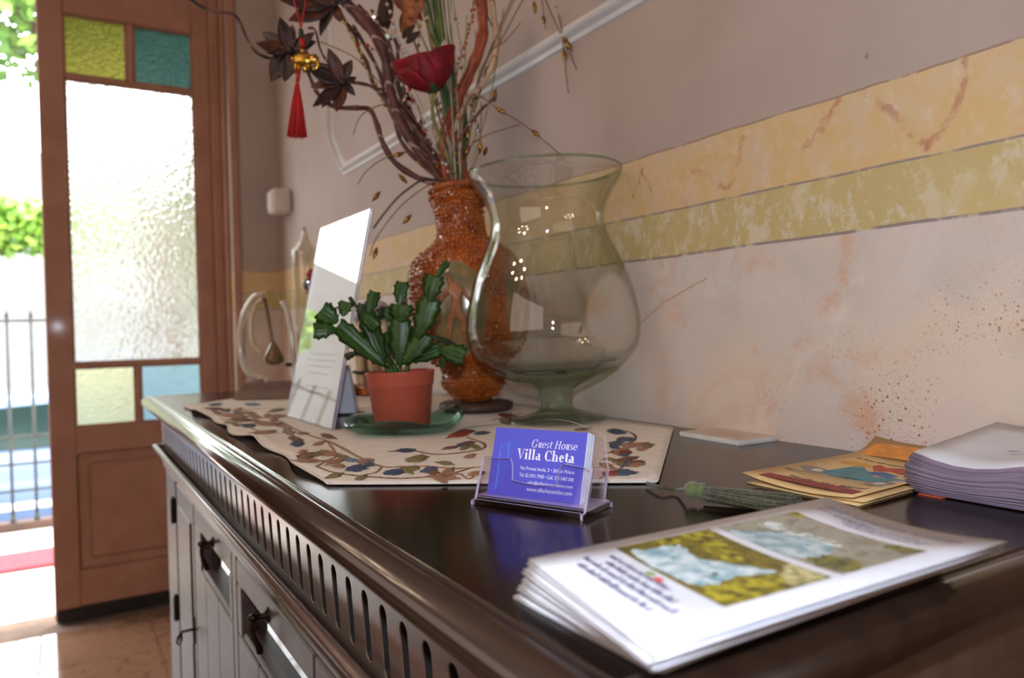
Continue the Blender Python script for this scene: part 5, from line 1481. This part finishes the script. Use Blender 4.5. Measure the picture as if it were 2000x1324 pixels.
for zz in (725, 690):
    MB().tube([(lp.x + .045 * math.cos(i * math.pi / 12), lp.y + .045 * math.sin(i * math.pi / 12), zl(zz)) for i in range(25)], .0032, 6).obj('iron_band', 'slot_dark', lt)
MB().lathe([(.044, zl(626)), (.045, zl(620)), (.036, zl(602)), (.022, zl(590)), (.001, zl(584))], (lp.x, lp.y, 0), 24).obj('dome', 'grey_dome', lt)
# ================================================================== THE ARRANGEMENT IN THE AMBER VASE
DV = depth(VB)
def PX(pts, d0=0., d1=None):
    """pixel polyline to a smooth path near the vase; depth drifts from d0 at the vase mouth to d1"""
    d1 = d0 if d1 is None else d1; n = len(pts)
    return smooth_path([D(x, y, DV + lerp(d0, d1, i / (n - 1)) + .006 * math.sin(i * 1.7)) for i, (x, y) in enumerate(pts)], 6)
def banded(name, dark, mid, pale, black=.62):
    """bark with wound bands"""
    m = bpy.data.materials.new(name); m.use_nodes = True
    n = NT(m); v = n.coord()
    base = n.mix(n.gray(n.noise(n.mapping(v, (1, 1, .25)), 90, 5, .6, .4), .35, .65), dark, mid)
    blk = n.gray(n.noise(v, 16, 2), black, black + .04)
    base = n.mix(blk, base, (34, 26, 26))
    x, y, z = n.sep(v)
    s_ = n.math('ABSOLUTE', n.math('SINE', n.math('ADD', n.math('MULTIPLY', z, 75.), n.math('MULTIPLY', n.math('ADD', x, y), 46.))))
    n.color(n.mix(n.math('MULTIPLY', n.gray(s_, .15, .06), .9), base, pale)); n.b.inputs['Roughness'].default_value = .5
    n.bump(n.noise(n.mapping(v, (1, 1, .3)), 220, 4), .4, .002)
    MATS[name] = m
banded('branch_brown', (104, 62, 54), (80, 44, 40), (178, 146, 136))
banded('branch_red', (170, 82, 50), (122, 48, 34), (128, 58, 40), .6)
banded('branch_tan', (206, 178, 152), (186, 154, 128), (140, 100, 80), .9)
mat('black_twig', (40, 32, 33), .4, vary=((58, 44, 42), 60))
mouth = VS(0, RS[-1][1], -.02)
def branch(name, label, pts, r0, r1, m, d0=0., d1=0., group='branches in the vase', twist=None):
    P = PX(pts, d0, d1); n = len(P)
    R_ = [lerp(r0, r1, i / (n - 1)) * (1 + .12 * math.sin(i * .9) + .06 * math.sin(i * 2.3)) for i in range(n)]
    low = P[0] - Vector((0, 0, .05)); low = low.lerp(VM @ Vector((0, 0, RS[-1][1] - .05)) + VB, .5)
    P = [low] + P; R_ = [R_[0] * .8] + R_
    o = MB().tube(P, R_, 10).obj(name, m, None, tuple(P[0]))
    return tag(o, label, 'branch', group)
branch('twisted_branch', 'thickest brown twisted branch curving up to the left', [(868, 362), (846, 332), (812, 290), (783, 240), (766, 190), (757, 140), (745, 92), (716, 48), (682, 12), (648, -30)], .007, .0092, 'branch_brown', 0, -.05)
branch('twisted_branch', 'brown branch twisting behind the thickest one', [(876, 362), (850, 318), (822, 268), (792, 215), (776, 160), (768, 120), (752, 72), (722, 38), (700, 12)], .005, .0045, 'branch_brown', .02, .01)
branch('twisted_branch', 'slim brown branch bowed low to the left below the dark flowers', [(858, 360), (812, 345), (772, 318), (748, 280), (735, 240), (722, 214), (698, 211), (655, 209), (624, 188), (606, 152), (600, 136)], .0052, .0026, 'branch_brown', -.01, -.05)
branch('twisted_branch', 'dark branch rising left of the red rose', [(872, 360), (820, 318), (786, 280), (772, 240), (752, 190), (744, 150), (724, 108), (706, 78), (690, 50)], .0036, .003, 'branch_brown', .01, -.01)
branch('twisted_branch', 'short brown branch crossing low between the thick stems', [(878, 356), (848, 300), (815, 268), (790, 250), (768, 222)], .004, .0032, 'branch_brown', .03, .02)
branch('red_branch', 'orange red branch snaking up the right side', [(876, 360), (866, 312), (864, 272), (876, 234), (888, 206), (906, 164), (924, 122), (936, 88), (942, 50), (939, 18), (934, -20)], .0062, .0075, 'branch_red', -.01, .0)
branch('red_branch', 'second red branch wound beside the orange one', [(914, 362), (902, 316), (886, 276), (880, 244), (896, 200), (914, 160), (932, 118), (945, 78), (946, 40), (944, -10)], .0052, .0058, 'branch_red', -.002, -.006)
branch('tan_branch', 'pale tan branch bending up to the right', [(884, 360), (880, 300), (886, 262), (898, 224), (918, 192), (937, 170), (957, 140), (967, 108), (970, 74), (966, 36), (959, -10)], .0046, .0044, 'branch_tan', .0, -.01)
branch('black_twig', 'thin dark tendril twining round the pale branch', [(890, 350), (905, 214), (935, 188), (946, 148), (950, 134), (962, 122), (964, 100), (974, 78), (964, 55), (950, 26), (944, -6)], .0012, .0011, 'black_twig', .015, .02)
branch('black_twig', 'slim dark twig reaching left through the lower dark flower', [(866, 356), (800, 250), (758, 186), (733, 171), (705, 164), (680, 159), (658, 140), (638, 119), (625, 94), (615, 58), (602, 55)], .0022, .0016, 'branch_brown', -.005, -.05)
branch('black_twig', 'thin wavy brown twig ending over the door at far left', [(862, 352), (790, 240), (730, 172), (680, 158), (640, 128), (552, 116), (520, 112), (498, 100), (482, 76), (468, 42), (452, 27), (420, 22), (392, 12), (362, -8)], .0022, .0024, 'branch_brown', -.01, -.07)

branch('twisted_branch', 'brown branch looping above the gold beads at left', [(874, 360), (838, 296), (800, 236), (770, 196), (744, 186), (728, 160), (716, 122), (700, 96), (694, 70), (676, 44), (662, 22)], .0038, .003, 'branch_brown', .0, -.03)
branch('twisted_branch', 'slim brown branch curling between thick branch and rose', [(880, 358), (838, 280), (806, 226), (790, 180), (778, 130), (776, 92), (762, 60), (744, 44), (726, 20)], .0034, .0028, 'branch_brown', .015, .0)
branch('twisted_branch', 'short brown branch reaching up to the right of the mouth', [(890, 358), (888, 312), (900, 268), (926, 232), (946, 208), (968, 190)], .003, .002, 'branch_brown', -.01, -.03)
# grass
mat('grass_green', (50, 88, 42), .55, vary=((84, 112, 56), 30)); mat('grass_pale', (150, 152, 96), .6, vary=((126, 134, 78), 40)); mat('stick_white', (186, 176, 166), .5, vary=((170, 160, 150), 60))
rr = random.Random(21)
for k in range(44):
    xt = rr.gauss(846, 20); dd = rr.uniform(-.03, .04); xm = lerp(894, xt, .42) + rr.uniform(-10, 10)
    P = PX([(894 + rr.uniform(-9, 14), 360), (lerp(894, xm, .6) + 2, 255), (xm, 150), (lerp(xm, xt, .6), 60), (xt, -25)], dd * .3, dd)
    o = MB().tube(P, [.0016 * (1 - .55 * i / len(P)) for i in range(len(P))], 5, flat=.35, nrm=tuple(-FV)).obj('ornamental_grass', 'grass_green' if k % 4 else 'grass_pale', None, tuple(P[0]))
    tag(o, 'long green grass blade standing in the amber vase', 'grass', 'grass blades in the vase')
for k in range(7):
    P = PX([(898 + k * 2, 360), (905 + k, 270), (902 + k * 2, 190 + k * 8)], .02, .02)
    o = MB().tube(P, .0015, 5, flat=.4, nrm=tuple(-FV)).obj('ornamental_grass', 'grass_green', None, tuple(P[0]))
    tag(o, 'short green grass blade low on the right of the vase', 'grass', 'short grass blades')
for lab, pts in (('white straight stick beside the green grass', [(890, 355), (884, 240), (876, 110), (862, -10)]), ('second pale stick right of the white one', [(900, 355), (893, 200), (886, 90), (877, -10)])):
    P = PX(pts, -.02, -.03); tag(MB().tube(P, .0013, 6).obj('stick', 'stick_white', None, tuple(P[0])), lab, 'stick')
for k, pts in enumerate(([(908, 356), (925, 310), (955, 200), (975, 90), (983, 18)], [(904, 352), (918, 260), (936, 140), (928, 60)], [(902, 352), (912, 250), (908, 130), (912, 30)])):
    P = PX(pts, .02, .03); tag(MB().tube(P, .0009, 5).obj('grass_stalk', 'grass_pale', None, tuple(P[0])),
        ('thin olive stalk leaning right past the pale branch', 'thin olive stalk between the red and pale branches', 'thin olive stalk rising behind the red branches')[k], 'stalk')

# sprigs with gold seeds
mat('gold_seed', (170, 128, 58), .22, metal=.75, vary=((120, 86, 34), 200)); mat('sprig_brown', (134, 96, 70), .6, vary=((112, 78, 56), 60))
def seed(mb, c, t, s):
    t = Vector(t).normalized(); mtx = t.to_track_quat('Z', 'Y').to_matrix()
    mb.lathe([(.0003, -.0075 * s), (.0016 * s, -.005 * s), (.0028 * s, -.001 * s), (.0027 * s, .002 * s), (.0012 * s, .0055 * s), (.0003, .008 * s)], c, 8, mtx)
def sprig(label, pts, seeds, d0, d1, r=.0010, s=1.35, root=(900, 352)):
    P = PX([root] + pts, d0, d1)
    t = thing('seed_sprig', tuple(P[0]), label, 'seed sprig', 'gold seed sprigs')
    MB().tube(P, [r * (1.15 - .35 * i / len(P)) for i in range(len(P))], 5).obj('stem', 'sprig_brown', t)
    for (x, y) in seeds:
        best = min(range(len(P)), key=lambda i: (D(x, y, depth(P[i])) - P[i]).length)
        i = max(1, min(len(P) - 2, best)); mb = MB(); c = D(x, y, depth(P[i])); seed(mb, c, P[i + 1] - P[i - 1], s)
        mb.obj('seed', 'gold_seed', t)
sprig('wiry sprig with gold seeds hanging in front of the white moulding', [(930, 180), (985, 40), (1030, -40), (1056, -18), (1085, 45), (1106, 92), (1140, 168), (1168, 244)], [(1104, 76), (1110, 88), (1142, 170), (1146, 180)], .0, -.06)
sprig('short seed sprig beside the longest hanging one', [(930, 180), (985, 30), (1030, -46), (1055, -10), (1062, 30), (1066, 58)], [(1044, 14), (1062, 38)], .01, -.02)
sprig('thin seed sprig dangling to one gold seed at the moulding', [(940, 170), (1010, 20), (1060, -50), (1085, -20), (1090, 20), (1095, 50), (1102, 108), (1106, 150), (1110, 182)], [(1090, 14), (1102, 106)], .02, -.05)
sprig('seed sprig arching down onto the rim of the glass vase', [(905, 230), (918, 190), (938, 188), (975, 214), (1018, 240), (1046, 262), (1074, 284), (1097, 305)], [(978, 216), (1046, 260)], -.02, -.10)
sprig('bare brown sprig curving right above the vase mouth', [(918, 288), (950, 264), (985, 252), (1016, 243)], [(912, 296)], -.01, -.04)
sprig('bare twig pointing up right beside the pale branch', [(930, 170), (960, 100), (985, 82), (1017, 45)], [(966, 186)], .0, -.02)
sprig('fine sprig arching left to a seed beside the sign', [(860, 352), (820, 372), (776, 410), (735, 465), (722, 500)], [(795, 428), (733, 494), (735, 383)], -.02, -.06)
sprig('fine sprig curving left across the white moulding', [(850, 345), (800, 300), (760, 305), (720, 330), (698, 360)], [(787, 349), (778, 302)], -.02, -.05)
sprig('thin brown sprig crossing left towards the dark flowers', [(800, 240), (760, 205), (720, 215), (700, 234), (690, 262)], [], -.02, -.05)
sprig('golden wire sprig running to the red tassel charm', [(800, 220), (745, 165), (700, 118), (665, 98), (622, 80)], [], -.01, -.05, r=.0009)
sprig('olive bead sprig standing just right of the vase mouth', [(922, 330), (934, 300), (938, 280), (940, 200)], [(938, 288), (948, 296), (914, 262), (966, 188)], -.0, -.02)
# twisted dark wire reaching down left
P = PX([(860, 352), (826, 352), (800, 368), (776, 388), (752, 416), (730, 446)], -.02, -.06)
mb = MB(); Q1 = []; Q2 = []
for i, p in enumerate(smooth_path(P, 4)):
    a = i * .9; e = Vector((math.cos(a), 0, math.sin(a))) * .0016; Q1.append(p + e); Q2.append(p - e)
mb.tube(Q1, .0008, 5).tube(Q2, .0008, 5)
tag(mb.obj('twisted_wire', 'black_twig', None, tuple(P[0])), 'dark twisted wire trailing down left from the vase mouth', 'wire')

# beaded strands
BC = {'gold': ((196, 150, 50), .15, .8), 'red': ((198, 44, 26), .12, 0), 'amber': ((186, 98, 28), .12, 0), 'clear': ((206, 212, 220), .08, .0), 'yellow': ((210, 186, 56), .15, .3), 'blue': ((92, 98, 186), .12, 0), 'olive': ((122, 124, 58), .2, .2), 'white': ((232, 228, 218), .1, .4)}
for k, (c_, r_, m_) in BC.items(): mat('bead_' + k, c_, r_, metal=m_, coat=.6, vary=(tuple(int(v * .85) for v in c_), 300))
def strand(label, pts, cols, d0, d1, step=.009, rb=.0027, jit=.0015, seed_=0, roots=True):
    r2 = random.Random(seed_); P = PX(([(884, 356)] if roots else []) + pts, d0, d1)
    t = thing('bead_strand', tuple(P[0]), label, 'bead strand', 'bead strands in the vase')
    MB().tube(P, .0006, 5).obj('wire', 'sprig_brown', t)
    acc = 0; by = {}
    for i in range(1, len(P)):
        acc += (P[i] - P[i - 1]).length
        if acc > step:
            acc = 0; c = r2.choice(cols)
            by.setdefault(c, MB()).ball(P[i] + Vector((r2.uniform(-jit, jit), r2.uniform(-jit, jit), r2.uniform(-jit, jit))), rb * r2.uniform(.7, 1.35), 8)
    for c, mb in by.items(): mb.obj(c + '_beads', 'bead_' + c, t)['kind'] = 'stuff'
strand('sparkling gold bead strand along the left of the thick branch', [(800, 270), (770, 232), (752, 205), (742, 185), (724, 145), (706, 122), (704, 96), (690, 78), (672, 40), (660, 10)], ['gold', 'yellow', 'gold', 'amber'], -.01, -.05, .0065, .0024, seed_=1)
strand('red and amber bead strand climbing inside the left branches', [(846, 300), (828, 238), (806, 195), (776, 150), (752, 118), (735, 100), (716, 88), (694, 84)], ['red', 'amber', 'gold', 'white'], 0, -.03, .010, .0026, seed_=2)
strand('clear and red bead strand through the middle of the stems', [(856, 300), (832, 262), (818, 215), (800, 180), (792, 130), (778, 80), (765, 40), (752, -8)], ['clear', 'clear', 'red', 'white'], -.02, -.03, .011, .0028, seed_=3)
strand('mixed gold and white bead strand near the vase mouth', [(872, 322), (856, 290), (868, 240), (852, 190), (858, 120), (838, 60), (826, -10)], ['white', 'gold', 'olive', 'clear'], -.03, -.03, .014, .0026, seed_=4)
strand('amber bead stem standing right of the red rose', [(896, 250), (890, 180), (893, 140), (905, 90), (918, 50), (924, 10), (928, -15)], ['amber', 'amber', 'gold'], -.02, -.02, .0042, .0022, .003, seed_=5)
strand('pale crystal bead string draped over the red rose', [(850, 178), (836, 156), (822, 136), (804, 117), (788, 96), (775, 70), (768, 40)], ['clear'], -.05, -.05, .008, .0026, .0002, seed_=6, roots=False)
strand('yellow bead strand on the stem under the rose', [(862, 300), (846, 250), (842, 200), (820, 130), (818, 70), (822, 20), (806, -10)], ['yellow', 'olive', 'yellow'], .0, .0, .012, .0024, seed_=7)
strand('grey crystal bead stem right of the grass', [(905, 320), (930, 250), (906, 160), (898, 80), (888, 20), (884, -12)], ['clear', 'clear', 'olive'], .0, .01, .0075, .0021, .001, seed_=8)
# faceted crystal drops on wire picks
clear('crystal', (226, 230, 236), .0, 1.5)
def crystal(label, x, y, s, d):
    c = D(x, y, DV + d)
    t = thing('crystal_pick', tuple(D(888, 352, DV)), label, 'crystal pick', 'crystal picks')
    MB().tube([D(888, 352, DV), D(lerp(888, x, .6) + 6, lerp(352, y, .55), DV + d * .6), c], .0006, 5).obj('wire', 'stick_white', t)
    MB().lathe([(.0004, s * 1.5), (s * .55, s * .6), (s, -s * .3), (s * .6, -s), (.0004, -s * 1.25)], c, 6).obj('drop', 'crystal', t, smooth=False)
for q in (('clear drop crystal high left of the rose', 762, 66, .0085, -.02), ('large clear crystal cluster below the rose', 796, 196, .009, -.03), ('clear crystal above the right edge of the rose', 868, 88, .0062, -.03), ('small crystal among the upper stems near the pod', 733, 32, .006, -.02),
          ('small blue-white crystal right of the vase mouth', 936, 250, .0055, .0), ('clear crystal low among the beads', 820, 240, .006, -.03), ('tiny crystal right of the yellow stem', 856, 198, .005, -.03), ('small crystal beside the green grass top', 834, 38, .005, -.03)): crystal(*q)

# dark flowers
mat('dark_petal', (62, 38, 36), .42, vary=((44, 28, 30), 60), bump=(200, .3, .001)); mat('rust_petal', (96, 48, 34), .45, vary=((66, 36, 30), 60), bump=(200, .3, .001))
def petal(mb, A, B, hw, bend, nrm):
    ax = B - A; L = ax.length; ax.normalize(); sd = ax.cross(nrm).normalized(); nn = sd.cross(ax).normalized()
    V = []; F = []; n = 9
    for i in range(n + 1):
        t_ = i / n; wv = hw * math.sin(math.pi * (.06 + .94 * t_) ** .85) ** .9 if t_ < 1 else 0.0002
        c = A + ax * (L * t_) + nn * (bend * math.sin(t_ * math.pi * .8))
        for s_, h in ((-1, .12), (-.5, .02), (0, -.08), (.5, .02), (1, .12)): V.append(c + sd * (wv * s_) + nn * (wv * h))
    k0 = len(V)
    V += [v - nn * .0007 for v in V]
    for i in range(n):
        for k in range(4):
            a = (i * 5 + k, i * 5 + k + 1, (i + 1) * 5 + k + 1, (i + 1) * 5 + k); F.append(a); F.append(tuple(k0 + q for q in a)[::-1])
        F.append((i * 5, (i + 1) * 5, k0 + (i + 1) * 5, k0 + i * 5)); F.append((i * 5 + 4, k0 + i * 5 + 4, k0 + (i + 1) * 5 + 4, (i + 1) * 5 + 4))
    mb.add(V, F)
def dark_flower(label, c, tips, d, m, wk=.3):
    t = thing('dark_flower', tuple(D(c[0], c[1], DV + d)), label, 'artificial flower', 'dark flowers in the vase')
    for k, q in enumerate(tips):
        x, y = q[0], q[1]; w_ = q[2] if len(q) > 2 else wk
        dd = d + (.012 if k % 2 else -.012)
        A = D(lerp(c[0], x, .06), lerp(c[1], y, .06), DV + d); B = D(x, y, DV + dd - .006)
        petal_mb = MB(); petal(petal_mb, A, B, (B - A).length * w_, .004 * (1 if k % 2 else -1), -FV + Vector((rnd(-.35, .35), rnd(-.3, .3), rnd(-.35, .35))))
        petal_mb.obj('petal', m if k % 3 else 'rust_petal', t)
    MB().ball(D(c[0], c[1], DV + d - .006), .0058, 10).obj('flower_centre', 'black_twig', t)
dark_flower('dark brown flower at far left behind the gold charm', (566, 98), [(500, 82, .26), (513, 64, .2), (545, 33, .26), (573, 50, .3), (612, 62, .24), (618, 82, .26), (604, 112, .3), (530, 160, .3), (555, 158, .26), (582, 150, .26), (520, 100, .2)], -.055, 'dark_petal')
dark_flower('dark brown flower right of the red tassel', (668, 160), [(640, 93, .22), (688, 118, .26), (598, 128, .24), (608, 172, .2), (610, 206, .2), (630, 212, .22), (656, 216, .22), (694, 188, .24), (694, 150, .2)], -.045, 'dark_petal')
dark_flower('dark brown flower cut off by the top edge', (652, 8), [(562, 38, .22), (627, 72, .22), (540, -6, .2), (590, -34, .26), (640, -60, .28), (700, -40, .24), (664, 40, .2)], -.055, 'dark_petal')

# red rose bud
mat('rose_red', (146, 10, 28), .6, vary=((104, 6, 20), 40), bump=(500, .25, .0008)); mat('rose_green', (52, 82, 46), .55, vary=((42, 68, 38), 60))
rb = D(846, 176, DV - .045); rt = D(826, 110, DV - .05); rax = (rt - rb); rl_ = rax.length; rax.normalize()
rs = thing('red_rose', tuple(rb), 'deep red fabric rose bud in the middle of the stems', 'artificial flower')
e1 = rax.cross(FV).normalized(); e2 = rax.cross(e1).normalized()
for k in range(8):
    a0 = 2 * math.pi * k / 8 * 1.03 + .35; R0 = (.042, .037, .030)[k % 3]
    def pf_(u, v, a0=a0, R0=R0, k=k):
        a = a0 + (u - .5) * 2.1 * (.75 + .35 * v)
        r = R0 * (math.sin(math.pi * (.04 + .56 * v)) ** .65) * (1 + .06 * math.sin(2 * a + k))
        hgt = rl_ * (v * (1.0 - .16 * (abs(u - .5) * 2) ** 2.2) - .02 * (k % 3))
        return rb + rax * hgt + (e1 * math.cos(a) * 1.08 + e2 * math.sin(a) * .72) * (r + max(0, v - .8) * .03)
    MB().grid(pf_, 12, 12, tuple(FV * -.0006)).obj('petal', 'rose_red', rs)
def wide(u, v):                                   # outer petal folded out to the left
    p = lerp(Vector(D(846, 178, DV - .06)), Vector(D(lerp(773, 806, u), lerp(142, 114, u), DV - .07)), v)
    return p + FV * (-.014 * math.sin(v * math.pi) * math.sin(u * math.pi))
MB().grid(wide, 10, 10, tuple(FV * -.0006)).obj('petal', 'rose_red', rs)
MB().lathe([(.002, -.006), (.009, -.003), (.014, .006), (.016, .013)], rb, 12, rax.to_track_quat('Z', 'Y').to_matrix()).obj('calyx', 'rose_green', rs)
P = PX([(888, 358), (868, 290), (846, 230), (846, 182)], -.0, -.045); MB().tube(P, .0028, 7).obj('stem', 'grass_pale', rs)

# dried orange pod and leaf near the top
mat('dry_orange', (170, 104, 62), .6, vary=((128, 72, 40), 60), bump=(160, .5, .002)); mat('dry_brown', (66, 40, 26), .7, vary=((50, 30, 20), 60), bump=(160, .5, .002))
pd = thing('dried_pod', tuple(D(890, 352, DV)), 'dried orange seed pod with dark husk at the top of the stems', 'dried pod')
MB().tube(PX([(890, 352), (850, 200), (812, 90), (790, 30)], .02, .03), .0016, 6).obj('stem', 'sprig_brown', pd)
MB().lathe([(.010, .020), (.012, .010), (.0125, -.004), (.011, -.015), (.008, -.019), (.001, -.016)], D(752, 26, DV - .01), 14, Matrix.Rotation(.15, 3, FV)).obj('husk', 'dry_brown', pd)
for pts, w_ in ((((792, 40), (840, -20)), .34), (((790, 20), (770, -40)), .3), (((796, 30), (828, 46)), .3), (((786, 66), (826, 12)), .3)):
    A, B = D(*pts[0], DV + .01), D(*pts[1], DV); mb = MB(); petal(mb, A, B, (B - A).length * w_, .01, -FV + UV * .4); mb.obj('dry_leaf', 'dry_orange', pd)
for pts in (((786, 74), (812, 50)), ((794, 84), (822, 62))):
    A, B = D(*pts[0], DV - .01), D(*pts[1], DV - .012); mb = MB(); petal(mb, A, B, .006, .004, -FV); mb.obj('husk_leaf', 'dry_brown', pd)
# ================================================================== RED TASSEL WITH GOLD CHARM
mat('cord_red', (196, 36, 34), .6, vary=((170, 26, 26), 200), bump=(600, .5, .001)); mat('charm_gold', (214, 176, 84), .2, metal=1., vary=((170, 130, 50), 160), bump=(120, .5, .003)); mat('bead_green', (40, 66, 48), .3, vary=((30, 52, 38), 60))
dq = DV - .085
Q = lambda x, y, o=0.: D(x, y, dq + o)
tt = thing('tassel_charm', tuple(Q(583, 266)), 'red silk tassel with a gold animal charm hanging from the branch', 'ornament')
MB().tube([Q(570, -14), Q(576, 8), Q(582, 30), Q(588, 54)], .0011, 6).tube([Q(600, -14), Q(596, 10), Q(592, 32), Q(588, 54)], .0011, 6).obj('cord', 'cord_red', tt)
MB().lathe([(.001, .008), (.0036, .006), (.0042, 0), (.0036, -.006), (.001, -.008)], Q(588, 66), 10).obj('bead', 'bead_green', tt)
MB().tube([Q(589, 76), Q(592, 92)], .0036, 8).obj('knot', 'cord_red', tt)
MB().ball(Q(591, 100), .0042, 10).obj('bead', 'charm_gold', tt)
mb = MB()
mb.ball(Q(592, 117), .0125, 16, (1.35, .6, .8), Matrix((RV, FV, UV)).transposed())
mb.ball(Q(613, 116), .0085, 12, (.9, .7, .95), Matrix((RV, FV, UV)).transposed())
for a, b in (((580, 122), (576, 140)), ((586, 124), (584, 140)), ((599, 122), (594, 142)), ((604, 122), (602, 136))): mb.tube([Q(*a), Q(*b)], [.0036, .0028], 8)
mb.tube(smooth_path([Q(618, 118), Q(622, 126), Q(617, 134), Q(611, 132)], 4), [.0034] * 6 + [.0026] * 7, 8)
mb.tube(smooth_path([Q(577, 114), Q(571, 112), Q(571, 120)], 4), .0014, 6)
mb.obj('charm', 'charm_gold', tt)
MB().ball(Q(585, 133), .004, 10).obj('bead', 'charm_gold', tt)
MB().tube([Q(584, 136), Q(581, 160)], .0032, 8).obj('knot', 'cord_red', tt)
mb = MB()
for k in range(110):
    an = rnd(0, 2 * math.pi); q_ = math.sqrt(rnd(0, 1)); a = Q(580.5, 160); b = Q(580, 267) + RV * (math.cos(an) * q_ * .0150) + FV * (math.sin(an) * q_ * .012) + Vector((0, 0, rnd(-.0015, .0015)))
    m_ = a.lerp(b, .45) + RV * (math.cos(an) * q_ * .002)
    mb.tube([a + (b - a) * .02 + RV * (math.cos(an) * .0018), m_, b], [.0008, .00085, .0008], 4)
mb.obj('tassel', 'cord_red', tt)['kind'] = 'stuff'
